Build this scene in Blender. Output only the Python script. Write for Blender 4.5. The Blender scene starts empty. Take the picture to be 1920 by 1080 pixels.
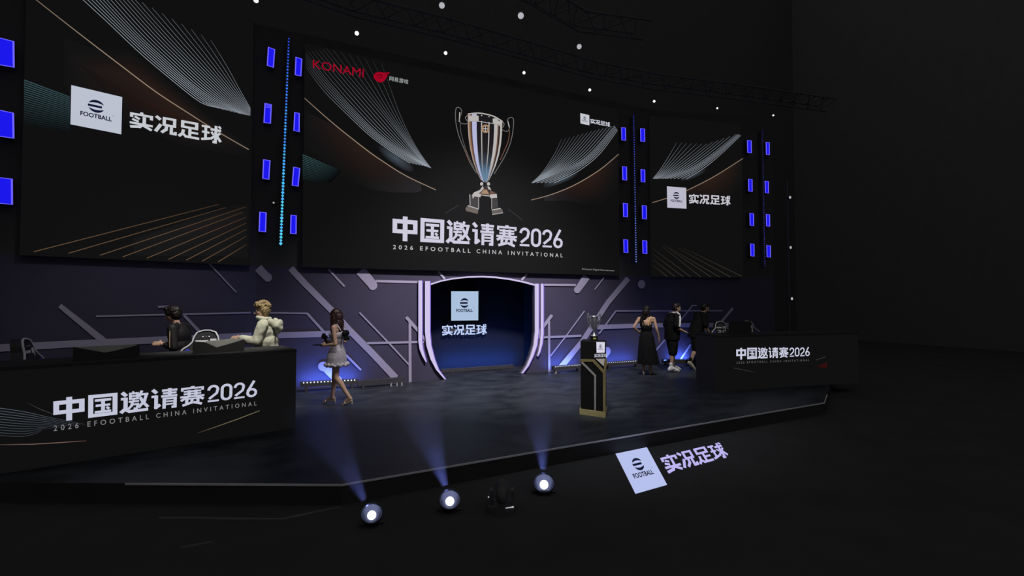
import bpy, math, random
from mathutils import Vector, Matrix, noise
random.seed(7)
sc = bpy.context.scene
COL = sc.collection
V = Vector
# ------------------------------------------------------------------ camera
H = 1.8                      # eye height above the stage floor
FPX = 900.0                  # focal length in 1920-px pixels
YAW = math.radians(25.35)
PITCH = math.atan(23 / FPX)
cam_d = bpy.data.cameras.new('camera')
cam = bpy.data.objects.new('camera', cam_d); COL.objects.link(cam)
cam_d.sensor_width = 36.0
cam_d.lens = 36.0 * FPX / 1920.0
cam_d.clip_end = 300
cam.location = (0, 0, H)
cam.rotation_euler = (math.pi / 2 + PITCH, 0, -YAW)
sc.camera = cam
# ------------------------------------------------------------------ look, world, lights
sc.view_settings.view_transform = 'Standard'
sc.view_settings.look = 'None'
sc.view_settings.exposure = 0.0
sc.view_settings.gamma = 1.0
sc.view_settings.use_curve_mapping = False
try:
    sc.cycles.use_denoising = True
    sc.cycles.max_bounces = 6
    sc.cycles.volume_bounces = 0
    sc.cycles.sample_clamp_indirect = 2.0
except Exception:
    pass
AMB = 0.15
wd = bpy.data.worlds.new('hall_gloom'); sc.world = wd  # uniform fill added to lift the blacks, not a source in the hall
wd.use_nodes = True
bg = wd.node_tree.nodes['Background']
bg.inputs[0].default_value = (1.0, 0.98, 1.0, 1); bg.inputs[1].default_value = AMB

def lamp(name, kind, loc, target, energy, color=(1, 1, 1), angle=60, blend=0.6, size=0.3, sizey=None):
    d = bpy.data.lights.new(name, kind)
    d.energy = energy; d.color = color
    if kind == 'SPOT':
        d.spot_size = math.radians(angle); d.spot_blend = blend; d.shadow_soft_size = size
    elif kind == 'AREA':
        d.size = size
        if sizey: d.shape = 'RECTANGLE'; d.size_y = sizey
        d.spread = math.radians(angle)
    else:
        d.shadow_soft_size = size
    o = bpy.data.objects.new(name, d); COL.objects.link(o)
    o.location = loc
    o.rotation_euler = (V(target) - V(loc)).to_track_quat('-Z', 'Y').to_euler()
    return o

# camera frame -> world
RIGHT = V((math.cos(YAW), -math.sin(YAW), 0)); FWD = V((math.sin(YAW), math.cos(YAW), 0)); UP = V((0, 0, 1))
_u = UP * math.cos(PITCH) - FWD * math.sin(PITCH)
_f = FWD * math.cos(PITCH) + UP * math.sin(PITCH)
EYE = V((0, 0, H))
def W(xc, z, h=0.0): return RIGHT * xc + FWD * z + V((0, 0, h))
def ray(px, py): return _f + RIGHT * ((px - 960) / FPX) + _u * ((540 - py) / FPX)
class Plane:
    def __init__(s, o, n): s.o = V(o); s.n = V(n).normalized()
    def hit(s, px, py, d=0.0):          # d: towards the camera
        r = ray(px, py); n = s.n if s.n.dot(r) < 0 else -s.n
        o = s.o + n * d
        return EYE + r * ((o - EYE).dot(n) / r.dot(n))
    def off(s, d):
        n = s.n if s.n.dot(EYE - s.o) > 0 else -s.n
        return Plane(s.o + n * d, n)
def wallplane(o, deg):                  # upright plane running at deg from the stage x axis
    a = math.radians(deg); p = Plane(o, (math.sin(a), -math.cos(a), 0)); p.e = V((math.cos(a), math.sin(a), 0)); p.deg = deg
    return p
FL = Plane((0, 0, 0), (0, 0, 1))
def floor(px, py, z=0.0): return Plane((0, 0, z), (0, 0, 1)).hit(px, py)
K = H / 1.9
CW = wallplane(floor(835, 711), 0.0)                 # centre wall
LP = CW.hit(479, 600); LP.z = 0                      # corner of left wall
LW = wallplane(LP, 18.65)
RP = CW.hit(1216, 600); RP.z = 0
RW = wallplane(RP, -13.35)
DL = wallplane(W(-3.25 * K, 7.2 * K), 13.65)         # left desk front
_dz = .70 * FPX / 61.4; _bl = W((1303 - 960) / FPX * _dz, _dz)          # back left corner of the right desk
_a = math.radians(-9.35); DR0 = _bl + V((math.sin(_a), -math.cos(_a), 0)) * .75
DR = wallplane(DR0, -9.35)                            # right desk front
def atdepth(px, py, z): return EYE + ray(px, py) * (z / ray(px, py).dot(FWD))

# key light from the front truss, the spill on the set, uplights; left wall and pedestal spots are added
ctr = CW.hit(905, 640)
lamp('portal_wash_lamp', 'SPOT', (ctr.x, CW.o.y - 4.6, 6.9), (ctr.x, CW.o.y, 1.0), 2800, (0.98, 0.90, 1.0), 74, 1.0, 0.3)
lamp('stage_wash_lamp', 'SPOT', (ctr.x + .3, CW.o.y - 5.5, 7.0), (ctr.x + .3, CW.o.y - 3.4, 0), 320, (0.82, 0.88, 1.0), 66, 1.0, 0.25)
pl_ = atdepth(425, 600, 7.3); lamp('left_players_lamp', 'SPOT', W(-2.3, 5.2, 7.0), V((pl_.x, pl_.y, 1.3)), 1500, (1.0, 0.97, 0.88), 24, .8, 0.15)
lw_ = LW.hit(270, 640); lamp('left_wall_wash_lamp', 'SPOT', W(-2.6, 5.4, 7.0), (lw_.x, lw_.y, 1.0), 330, (.90, .88, 1.0), 40, 1.0, .3)  # unseen spot added to brighten the left wall
pl_ = atdepth(632, 600, 8.5); lamp('walker_lamp', 'SPOT', W(-1.5, 5.4, 7.0), V((pl_.x, pl_.y, .9)), 620, (1.0, 0.93, 0.88), 20, .9, 0.15)
pl_ = atdepth(1255, 600, 12.2); lamp('right_group_lamp', 'SPOT', W(3.6, 8.0, 7.0), V((pl_.x, pl_.y, .8)), 1100, (1.0, 0.95, 0.90), 24, .9, 0.15)
pl_ = floor(1112, 780); lamp('pedestal_lamp', 'SPOT', W(.2, 3.6, 6.6), V((pl_.x, pl_.y, .9)), 1000, (1.0, 0.98, 0.95), 13, .8, 0.15)  # unseen spot added to brighten the pedestal and cup
# ------------------------------------------------------------------ materials
def nodemat(name):
    m = bpy.data.materials.new(name); m.use_nodes = True
    return m, m.node_tree.nodes, m.node_tree.links, m.node_tree.nodes['Principled BSDF']
def srgb(r, g=None, b=None):
    if g is None: g = b = r
    def f(c):
        c /= 255.0
        return c / 12.92 if c <= 0.04045 else ((c + 0.055) / 1.055) ** 2.4
    return (f(r), f(g), f(b))
MATS = {}
def mat(name, col, rough=0.6, metal=0.0, spec=0.3, var=0.0, scale=8.0, bump=0.0):
    if name in MATS: return MATS[name]
    m, n, l, p = nodemat(name)
    p.inputs['Roughness'].default_value = rough; p.inputs['Metallic'].default_value = metal
    p.inputs['Specular IOR Level'].default_value = spec
    t = n.new('ShaderNodeTexCoord'); nz = n.new('ShaderNodeTexNoise'); nz.inputs['Scale'].default_value = scale
    nz.inputs['Detail'].default_value = 4
    l.new(t.outputs['Object'], nz.inputs['Vector'])
    r = n.new('ShaderNodeValToRGB')
    a = [max(0, c * (1 - var)) for c in col]; b = [c * (1 + var) for c in col]
    r.color_ramp.elements[0].position = 0.3; r.color_ramp.elements[1].position = 0.7
    r.color_ramp.elements[0].color = (*a, 1); r.color_ramp.elements[1].color = (*b, 1)
    l.new(nz.outputs['Fac'], r.inputs['Fac']); l.new(r.outputs['Color'], p.inputs['Base Color'])
    if bump:
        bp = n.new('ShaderNodeBump'); bp.inputs['Strength'].default_value = bump; bp.inputs['Distance'].default_value = 0.01
        l.new(nz.outputs['Fac'], bp.inputs['Height']); l.new(bp.outputs['Normal'], p.inputs['Normal'])
    MATS[name] = m
    return m
def glow(name, col, strength=1.0):
    if name in MATS: return MATS[name]
    m, n, l, p = nodemat(name)
    p.inputs['Base Color'].default_value = (0.02, 0.02, 0.02, 1)
    p.inputs['Specular IOR Level'].default_value = 0.0
    p.inputs['Emission Color'].default_value = (*col, 1); p.inputs['Emission Strength'].default_value = strength
    MATS[name] = m
    return m
def colglow(name):                      # LED pixels, signs and projected logo: colour stored per corner
    m, n, l, p = nodemat(name)
    p.inputs['Base Color'].default_value = (0.02, 0.02, 0.02, 1); p.inputs['Specular IOR Level'].default_value = 0.0
    a = n.new('ShaderNodeVertexColor'); a.layer_name = 'led'
    l.new(a.outputs['Color'], p.inputs['Emission Color']); p.inputs['Emission Strength'].default_value = 1.0
    MATS[name] = m
    return m
LED = colglow('led_pixels')  # not LED pixels alone: also the pedestal plate and the projected logo
BLACKV = mat('black_cloth', (0.10, 0.10, 0.10), 0.9, 0, 0.0, 0.06, 3)        # upright black drape
BLACKF = mat('black_floor_paint', (0.062, 0.062, 0.062), 0.9, 0, 0.0, 0.08, 2)
BLACKP = mat('black_panel', (0.085, 0.085, 0.088), 0.7, 0, 0.05, 0.05, 3)
BLACKM = mat('black_metal', (0.06, 0.06, 0.065), 0.5, 0.0, 0.2, 0.1, 12)
LEDBLK = mat('led_screen_black', (0.007, 0.007, 0.007), 0.6, 0, 0.0, 0.02, 3)
_p = LEDBLK.node_tree.nodes['Principled BSDF']; _p.inputs['Emission Color'].default_value = (.0047, .0047, .0047, 1); _p.inputs['Emission Strength'].default_value = 1.0   # video black still glows faintly
SETW = mat('scenic_wall_paint', srgb(74, 71, 88), 0.75, 0, 0.1, 0.06, 1.5)
BAND = mat('scenic_band_paint', srgb(170, 165, 184), 0.7, 0, 0.15, 0.05, 2)
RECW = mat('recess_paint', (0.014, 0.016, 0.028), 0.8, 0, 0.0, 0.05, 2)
EDGE = mat('stage_edge_strip', (0.68, 0.68, 0.70), 0.6, 0, 0.1, 0.1, 4)
WHITEG = glow('sign_white', srgb(205, 214, 232), 1.0)

def stage_mat():
    m, n, l, p = nodemat('stage_floor_vinyl')
    t = n.new('ShaderNodeTexCoord'); mp = n.new('ShaderNodeMapping')
    mp.inputs['Scale'].default_value = (0.8, 1.25, 1); mp.inputs['Rotation'].default_value = (0, 0, 0.35)
    nz = n.new('ShaderNodeTexNoise'); nz.inputs['Scale'].default_value = 2.2; nz.inputs['Detail'].default_value = 8; nz.inputs['Roughness'].default_value = 0.65
    nz.inputs['Distortion'].default_value = 0.35
    r = n.new('ShaderNodeValToRGB')
    r.color_ramp.elements[0].position = 0.33; r.color_ramp.elements[0].color = (0.013, 0.0155, 0.020, 1)
    r.color_ramp.elements[1].position = 0.72; r.color_ramp.elements[1].color = (0.050, 0.060, 0.069, 1)
    l.new(t.outputs['Object'], mp.inputs['Vector']); l.new(mp.outputs['Vector'], nz.inputs['Vector'])
    l.new(nz.outputs['Fac'], r.inputs['Fac']); l.new(r.outputs['Color'], p.inputs['Base Color'])
    rr = n.new('ShaderNodeMapRange'); rr.inputs['To Min'].default_value = 0.35; rr.inputs['To Max'].default_value = 0.6
    l.new(nz.outputs['Fac'], rr.inputs['Value']); l.new(rr.outputs['Result'], p.inputs['Roughness'])
    p.inputs['Specular IOR Level'].default_value = 0.25
    return m
STAGE = stage_mat()

# ------------------------------------------------------------------ mesh helpers
PM = {}                                  # world matrix of every parent empty
class MB:
    def __init__(s): s.v = []; s.f = []; s.m = []; s.c = []; s.sm = []
    def poly(s, pts, mi=0, col=None, smooth=False):
        b = len(s.v); s.v += [V(p) for p in pts]; s.f.append(list(range(b, b + len(pts)))); s.m.append(mi); s.sm.append(smooth)
        if col is None: cs = [(1, 1, 1)] * len(pts)
        elif isinstance(col[0], (int, float)): cs = [col] * len(pts)
        else: cs = list(col)
        s.c.append(cs)
    def raw(s, vs, fs, mi=0, smooth=True):
        b = len(s.v); s.v += [V(p) for p in vs]
        for f in fs: s.f.append([b + i for i in f]); s.m.append(mi); s.c.append([(1, 1, 1)] * len(f)); s.sm.append(smooth)
    def prism(s, bottom, top, mi=0):     # two matching loops
        n = len(bottom); b = list(bottom); t = list(top)
        s.raw(b + t, [list(range(n))[::-1], [n + i for i in range(n)]] + [[i, (i + 1) % n, n + (i + 1) % n, n + i] for i in range(n)], mi, False)
    def extrude(s, loop, d, mi=0): s.prism(loop, [V(p) + V(d) for p in loop], mi)
    def box(s, c, size, mi=0, ax=None, ay=None, az=None):
        ax = V(ax) if ax else V((1, 0, 0)); ay = V(ay) if ay else V((0, 1, 0)); az = V(az) if az else V((0, 0, 1))
        c = V(c); hx, hy, hz = [k / 2 for k in size]
        lo = [c - az * hz + ax * (i * hx) + ay * (j * hy) for i, j in ((-1, -1), (1, -1), (1, 1), (-1, 1))]
        s.prism(lo, [p + az * (2 * hz) for p in lo], mi)
    def cyl(s, p0, p1, r0, r1=None, n=12, mi=0, caps=True):
        r1 = r0 if r1 is None else r1; p0, p1 = V(p0), V(p1); d = (p1 - p0).normalized()
        a = d.orthogonal().normalized(); b = d.cross(a)
        vs = [p0 + (a * math.cos(k * 2 * math.pi / n) + b * math.sin(k * 2 * math.pi / n)) * r0 for k in range(n)] + \
             [p1 + (a * math.cos(k * 2 * math.pi / n) + b * math.sin(k * 2 * math.pi / n)) * r1 for k in range(n)]
        fs = [[k, (k + 1) % n, n + (k + 1) % n, n + k] for k in range(n)]
        s.raw(vs, fs, mi, True)
        if caps: s.poly(vs[:n][::-1], mi); s.poly(vs[n:], mi)
    def ell(s, c, r, mi=0, n=12, m=8, ax=None, az=None):
        c = V(c); r = (r, r, r) if isinstance(r, (int, float)) else r
        az = V(az).normalized() if az else V((0, 0, 1)); ax = V(ax) if ax else V((1, 0, 0))
        ax = (ax - az * ax.dot(az)).normalized(); ay = az.cross(ax)
        vs = [c + az * r[2]]
        for i in range(1, m):
            t = math.pi * i / m
            for k in range(n):
                a = 2 * math.pi * k / n
                vs.append(c + ax * (r[0] * math.sin(t) * math.cos(a)) + ay * (r[1] * math.sin(t) * math.sin(a)) + az * (r[2] * math.cos(t)))
        vs.append(c - az * r[2]); L = len(vs) - 1
        fs = [[0, 1 + k, 1 + (k + 1) % n] for k in range(n)]
        for i in range(m - 2):
            for k in range(n):
                a = 1 + i * n + k; b = 1 + i * n + (k + 1) % n
                fs.append([a, a + n, b + n, b])
        b0 = 1 + (m - 2) * n
        fs += [[b0 + (k + 1) % n, b0 + k, L] for k in range(n)]
        s.raw(vs, fs, mi, True)
    def cap(s, p0, r0, p1, r1, mi=0, n=10):   # tapered capsule
        p0, p1 = V(p0), V(p1)
        if (p1 - p0).length > 1e-5: s.cyl(p0, p1, r0, r1, n, mi)
        s.ell(p0, r0, mi, n, 8); s.ell(p1, r1, mi, n, 8)
    def chain(s, pts, mi=0, n=10):            # [(p, r), ...]
        for (a, ra), (b, rb) in zip(pts, pts[1:]): s.cap(a, ra, b, rb, mi, n)
    def lathe(s, c, prof, n=24, mi=0, axis=(0, 0, 1)):
        c = V(c); az = V(axis).normalized(); ax = az.orthogonal().normalized(); ay = az.cross(ax)
        if abs(az.z) > 0.99: ax, ay = V((1, 0, 0)), V((0, 1, 0))
        vs = [c + az * z + (ax * math.cos(2 * math.pi * k / n) + ay * math.sin(2 * math.pi * k / n)) * r for r, z in prof for k in range(n)]
        fs = [[i * n + k, i * n + (k + 1) % n, (i + 1) * n + (k + 1) % n, (i + 1) * n + k] for i in range(len(prof) - 1) for k in range(n)]
        s.raw(vs, fs, mi, True)
        s.poly([vs[k] for k in range(n)][::-1], mi); s.poly(vs[-n:], mi)
    def tube(s, pts, r, n=8, mi=0, closed=False):
        pts = [V(p) for p in pts]; N = len(pts); rr = r if isinstance(r, (list, tuple)) else [r] * N
        vs = []; a = None
        for i, p in enumerate(pts):
            q0 = pts[(i - 1) % N] if (closed or i > 0) else p; q1 = pts[(i + 1) % N] if (closed or i < N - 1) else p
            d = (q1 - q0).normalized()
            a = d.orthogonal().normalized() if a is None else (a - d * a.dot(d)).normalized()
            b = d.cross(a)
            vs += [p + (a * math.cos(2 * math.pi * k / n) + b * math.sin(2 * math.pi * k / n)) * rr[i] for k in range(n)]
        M = N if closed else N - 1
        s.raw(vs, [[i * n + k, i * n + (k + 1) % n, ((i + 1) % N) * n + (k + 1) % n, ((i + 1) % N) * n + k] for i in range(M) for k in range(n)], mi, True)
        if not closed: s.poly(vs[:n][::-1], mi); s.poly(vs[-n:], mi)
    def build(s, name, mats, parent=None, local=False, loc=None):
        me = bpy.data.meshes.new(name)
        vs = s.v
        if parent is not None and not local:
            inv = PM[parent.name].inverted(); vs = [inv @ p for p in vs]
        elif parent is None and loc is not None:
            vs = [p - V(loc) for p in vs]
        me.from_pydata([tuple(p) for p in vs], [], s.f)
        for m in (mats if isinstance(mats, (list, tuple)) else [mats]): me.materials.append(m)
        me.polygons.foreach_set('material_index', s.m); me.polygons.foreach_set('use_smooth', s.sm)
        ca = me.color_attributes.new('led', 'FLOAT_COLOR', 'CORNER')
        flat = []
        for cs in s.c:
            for c in cs: flat += [c[0], c[1], c[2], 1.0]
        ca.data.foreach_set('color', flat)
        me.validate(); me.update()
        o = bpy.data.objects.new(name, me); COL.objects.link(o)
        if parent is not None: o.parent = parent; PM[o.name] = PM[parent.name]
        else:
            o.location = loc if loc is not None else (0, 0, 0)
            PM[o.name] = Matrix.Translation(o.location)
        return o
def tag(o, label, cat, group=None, kind=None):
    o['label'] = label; o['category'] = cat
    if group: o['group'] = group
    if kind: o['kind'] = kind
    return o
def thing(name, label, cat, loc, rz=0.0, group=None):
    e = bpy.data.objects.new(name, None); COL.objects.link(e)
    e.empty_display_size = 0.1
    e.location = loc; e.rotation_euler = (0, 0, rz)
    PM[e.name] = Matrix.Translation(V(loc)) @ Matrix.Rotation(rz, 4, 'Z')
    return tag(e, label, cat, group)
def struct(o): o['kind'] = 'structure'; return o
def dup(root, loc, rz, label, group=None):
    r = root.copy(); COL.objects.link(r); r.location = loc; r.rotation_euler = (0, 0, rz); r['label'] = label
    if group: r['group'] = group
    for ch in list(root.children):
        c = ch.copy(); COL.objects.link(c); c.parent = r
        for g in list(ch.children):
            d = g.copy(); COL.objects.link(d); d.parent = c
    return r

# ------------------------------------------------------------------ flat graphics on a plane
def pxpoly(mb, pl, pts, col=None, d=0.02, mi=0): mb.poly([pl.hit(x, y, d) for x, y in pts], mi, col)
def pxline(mb, pl, pts, w, col=(1, 1, 1), d=0.02, mi=0, cols=None, ext=0.0):
    P = [V((x, y, 0)) for x, y in pts]; n = len(P); sides = []
    for i in range(n):
        a = P[max(i - 1, 0)]; b = P[min(i + 1, n - 1)]; t = (b - a).normalized(); nn = V((-t.y, t.x, 0))
        k = 1.0
        if 0 < i < n - 1:
            t1 = (P[i] - a).normalized(); k = 1 / max(0.4, abs(t1.dot(t)))
        ww = w[i] if isinstance(w, (list, tuple)) else w
        sides.append((P[i] + nn * (ww / 2 * k), P[i] - nn * (ww / 2 * k)))
    for i in range(n - 1):
        q = [sides[i][0], sides[i][1], sides[i + 1][1], sides[i + 1][0]]
        c = col if cols is None else [cols[i], cols[i], cols[i + 1], cols[i + 1]]
        mb.poly([pl.hit(p.x, p.y, d) for p in q], mi, c)
def pxdisc(mb, pl, c, r, col=(1, 1, 1), d=0.02, mi=0, n=20):
    r = (r, r) if isinstance(r, (int, float)) else r
    pxpoly(mb, pl, [(c[0] + r[0] * math.cos(2 * math.pi * k / n), c[1] + r[1] * math.sin(2 * math.pi * k / n)) for k in range(n)], col, d, mi)
def quad(pl, tl, tr, br, bl, d=0.02):    # (u, v), v up -> point on the plane
    a, b, c, e = [pl.hit(*p, d) for p in (tl, tr, br, bl)]
    def f(u, v): return (e * (1 - u) + c * u) * (1 - v) + (a * (1 - u) + b * u) * v
    return f
def rpoly(n, cx, cy, rx, ry, a0=0.0, a1=360.0):
    return [(cx + rx * math.cos(math.radians(a0 + (a1 - a0) * k / n)), cy + ry * math.sin(math.radians(a0 + (a1 - a0) * k / n))) for k in range(n + 1)]
GL = {  # strokes: (width, points) in a unit box, y up
 '中': [(.17, [(0, .79), (1, .79)]), (.16, [(0, .385), (1, .385)]), (.18, [(.09, .87), (.09, .305)]), (.18, [(.91, .87), (.91, .305)]), (.19, [(.5, 1), (.5, 0)])],
 '国': [(.15, [(0, .925), (1, .925)]), (.15, [(0, .075), (1, .075)]), (.17, [(.085, 1), (.085, 0)]), (.17, [(.915, 1), (.915, 0)]),
       (.11, [(.22, .735), (.78, .735)]), (.10, [(.25, .50), (.75, .50)]), (.11, [(.22, .215), (.78, .215)]), (.13, [(.5, .76), (.5, .2)]), (.10, [(.62, .40), (.72, .31)])],
 '邀': [(.15, [(.04, .98), (.2, .80)]), (.12, [(0, .68), (.2, .68)]), (.15, [(.17, .73), (.17, .22), (.0, .04)]), (.13, [(.17, .16), (.32, .07), (1, .07)]),
       (.07, [(.44, 1), (.44, .92)]), (.09, [(.29, .90), (.63, .90)]), (.08, [(.29, .775), (.63, .775)]), (.09, [(.29, .65), (.63, .65)]), (.10, [(.34, .94), (.34, .61)]), (.10, [(.60, .94), (.60, .61)]),
       (.08, [(.46, .6), (.46, .52)]), (.09, [(.28, .52), (.66, .52)]), (.10, [(.42, .5), (.38, .32), (.27, .19)]), (.09, [(.42, .38), (.62, .38), (.58, .18), (.46, .18)]),
       (.11, [(.76, 1), (.66, .70)]), (.10, [(.72, .82), (1, .82)]), (.12, [(.93, .82), (.86, .5), (.64, .2)]), (.12, [(.70, .68), (.82, .42), (1, .18)])],
 '请': [(.15, [(.04, .98), (.2, .80)]), (.12, [(0, .64), (.2, .64)]), (.14, [(.18, .69), (.18, .10), (.34, .22)]), (.11, [(.4, .90), (1, .90)]), (.10, [(.43, .76), (.97, .76)]), (.11, [(.37, .615), (1, .615)]),
       (.14, [(.7, 1), (.7, .6)]), (.10, [(.43, .49), (.97, .49)]), (.13, [(.49, .54), (.49, 0)]), (.13, [(.92, .54), (.92, .05), (.78, .05)]), (.08, [(.5, .345), (.9, .345)]), (.08, [(.5, .205), (.9, .205)])],
 '赛': [(.16, [(.5, 1), (.5, .88)]), (.10, [(.03, .895), (.97, .895)]), (.10, [(.08, .9), (.08, .76)]), (.10, [(.92, .9), (.92, .76)]), (.09, [(.14, .735), (.86, .735)]), (.09, [(.14, .605), (.86, .605)]), (.10, [(.0, .465), (1, .465)]),
       (.13, [(.36, .80), (.36, .46)]), (.13, [(.64, .80), (.64, .46)]), (.12, [(.32, .46), (.03, .28)]), (.12, [(.68, .46), (.97, .28)]), (.08, [(.24, .345), (.76, .345)]), (.13, [(.27, .37), (.27, .11)]), (.13, [(.73, .37), (.73, .11)]),
       (.12, [(.5, .33), (.46, .14), (.1, .03)]), (.12, [(.54, .16), (.9, .02)])],
 '实': [(.14, [(.5, 1), (.5, .86)]), (.13, [(.0, .84), (1, .84)]), (.14, [(.07, .86), (.07, .64)]), (.14, [(.93, .86), (.93, .64)]), (.12, [(.2, .70), (.42, .58)]), (.12, [(.1, .53), (.38, .42)]), (.13, [(0, .30), (1, .30)]),
       (.15, [(.62, .76), (.62, .36), (.42, .14), (.02, .06)]), (.14, [(.56, .26), (.96, .05)])],
 '况': [(.16, [(.03, .95), (.24, .78)]), (.16, [(.03, .05), (.26, .52)]), (.13, [(.34, .91), (.96, .91)]), (.13, [(.34, .52), (.96, .52)]), (.15, [(.41, .95), (.41, .48)]), (.15, [(.89, .95), (.89, .48)]),
       (.15, [(.53, .5), (.5, .26), (.3, .05)]), (.15, [(.75, .5), (.75, .09), (1, .09)]), (.12, [(.95, .06), (.95, .22)])],
 '足': [(.13, [(.1, .92), (.92, .92)]), (.13, [(.1, .62), (.92, .62)]), (.16, [(.17, .97), (.17, .58)]), (.16, [(.85, .97), (.85, .58)]), (.15, [(.53, .6), (.53, .09)]), (.12, [(.5, .36), (.94, .36)]), (.15, [(.22, .46), (.18, .22), (0, .03)]), (.13, [(.16, .26), (.34, .08), (1, .08)])],
 '球': [(.12, [(0, .87), (.42, .87)]), (.12, [(.02, .54), (.4, .54)]), (.13, [(0, .10), (.44, .22)]), (.14, [(.21, .87), (.21, .16)]), (.13, [(.45, .76), (1, .76)]), (.15, [(.73, 1), (.73, .06), (.58, .06)]), (.12, [(.5, .62), (.62, .46)]), (.13, [(.7, .42), (.46, .2)]),
       (.12, [(.96, .62), (.82, .48)]), (.14, [(.77, .46), (1, .12)]), (.12, [(.86, 1), (.98, .88)])],
 '0': [(.25, [(.125, .3)] + [(.125, .7)] + rpoly(8, .5, .70, .375, .20, 180, 0) + [(.875, .3)] + rpoly(8, .5, .30, .375, .20, 0, -180))],
 '2': [(.24, [(.1, .68)] + rpoly(8, .5, .71, .37, .19, 165, -25) + [(.78, .5), (.16, .22)]), (.19, [(.05, .095), (.98, .095)])],
 '6': [(.25, [(.7, 1), (.18, .45), (.125, .3)]), (.24, rpoly(16, .5, .30, .375, .205, 0, 360))],
}
def strokes(mb, f, ch, asp=1.0, mi=0, col=(1, 1, 1), wk=1.0):
    # asp: box width / height; widths count in box heights for square glyphs
    dig = ch in '0126'
    for w, pts in GL[ch]:
        w = w * wk * (asp if dig else 1.0)
        P = [V((x * (asp if dig else 1.0), y, 0)) for x, y in pts]; n = len(P)
        def g(p): return f(p.x / (asp if dig else 1.0), p.y)
        for i in range(n - 1):
            a, b = P[i], P[i + 1]; t = (b - a)
            if t.length < 1e-6: continue
            t.normalize(); nn = V((-t.y, t.x, 0)) * (w / 2)
            e = w * (0.13 if (n > 5) else 0.42)
            a2 = a - t * (e if i > 0 else 0); b2 = b + t * (e if i < n - 2 else 0)
            mb.poly([g(a2 + nn), g(a2 - nn), g(b2 - nn), g(b2 + nn)], mi, col)
def line_of_glyphs(mb, f, text, mi=0, col=(1, 1, 1), gap=0.12, dw=0.52, dgap=0.06, wk=1.0):
    x = 0; lay = []
    for i, ch in enumerate(text):
        w = dw if ch in '0126' else 1.0
        lay.append((ch, x, w)); x += w + (dgap if ch in '0126' else gap)
    tot = lay[-1][1] + lay[-1][2]
    for ch, x0, w in lay:
        strokes(mb, lambda u, v, x0=x0, w=w: f((x0 + u * w) / tot, v), ch, w, mi, col, wk)
def font_text(mb, f, text, mi=0, col=(1, 1, 1), bold=0.0, spacing=1.0):
    cu = bpy.data.curves.new('lettering', 'FONT'); cu.body = text; cu.size = 1.0; cu.offset = bold; cu.space_character = spacing
    cu.resolution_u = 3
    o = bpy.data.objects.new('lettering', cu); COL.objects.link(o)
    dg = bpy.context.evaluated_depsgraph_get(); me = bpy.data.meshes.new_from_object(o.evaluated_get(dg))
    vs = [v.co.copy() for v in me.vertices]; fs = [list(p.vertices) for p in me.polygons]
    bpy.data.objects.remove(o); bpy.data.curves.remove(cu); bpy.data.meshes.remove(me)
    if not vs: return
    x0 = min(v.x for v in vs); x1 = max(v.x for v in vs); y0 = min(v.y for v in vs); y1 = max(v.y for v in vs)
    for fc in fs: mb.poly([f((vs[i].x - x0) / (x1 - x0), (vs[i].y - y0) / (y1 - y0)) for i in fc], mi, col)
INK = srgb(16, 22, 48)
def logo_square(mb, pl, tl, tr, br, bl, d, white, mi=0, small=False):
    f = quad(pl, tl, tr, br, bl, d); g = quad(pl, tl, tr, br, bl, d + 0.008)
    mb.poly([f(0, 1), f(0, 0), f(1, 0), f(1, 1)], mi, white)
    cx, cy, rx, ry = .485, .60, .16, .165
    for sgn in (1, -1):
        N = 14; pt_ = []
        for k in range(N + 1):
            an = math.radians(22 + 136 * k / N); x = math.cos(an); pt_.append(((x, math.sin(an)), (x * .98, .33 + .24 * (1 - x * x))))
        for k in range(N):
            q = [pt_[k][0], pt_[k + 1][0], pt_[k + 1][1], pt_[k][1]]
            mb.poly([g(cx + x * rx, cy + sgn * y * ry) for x, y in q], mi, INK)
    mb.poly([g(*p) for p in ((cx - rx * 1.03, cy + .029), (cx - rx * 1.03, cy - .029), (cx + rx * .70, cy - .029), (cx + rx * .70, cy + .029))], mi, INK)
    font_text(mb, lambda u, v: g(.18 + u * .62, .285 + v * .115), 'FOOTBALL', mi, INK, 0.03)
    font_text(mb, lambda u, v: g(.79 + u * .06, .43 + v * .022), 'TM', mi, INK, 0.0)
WHT = srgb(206, 208, 222)
BLACKS = mat('black_skirt', (.055, .055, .055), .9, 0, 0, .05, 3)
# ================================================================== THE SETTING
HF = -0.20                               # hall floor below the stage
def xy(p, z): return V((p[0], p[1], z))
A = floor(640, 908); B = floor(1545, 755); C_ = floor(1550, 740); A0 = floor(245, 906)
A1 = A + (A0 - A) * 3.0
bd = (C_ - B).normalized()
C1 = B + bd * 9.0
back = CW.o.y + 6.0
outline = [A1, A, B, C1, V((C1.x + 1, back, 0)), V((A1.x - 3, back, 0))]
mb = MB(); mb.extrude([p + V((0, 0, HF)) for p in outline], (0, 0, -HF), 1); mb.m[1] = 0; struct(mb.build('floor', [STAGE, BLACKS]))
def offset(ps, d, z):                    # front edges pushed outwards
    a1, a, b, c = ps
    def nrm(p, q): t = (q - p).normalized(); return V((t.y, -t.x, 0))
    n1, n2, n3 = nrm(a1, a), nrm(a, b), nrm(b, c)
    def corner(p, m, k): h = (m + k).normalized(); return p + h * (d / max(.3, h.dot(m)))
    r = [a1 + n1 * d, corner(a, n1, n2), corner(b, n2, n3), c + n3 * d]
    return [V((p.x, p.y, z)) for p in r]
s1 = floor(528, 974, HF); s1b = floor(638, 951, HF)
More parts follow.
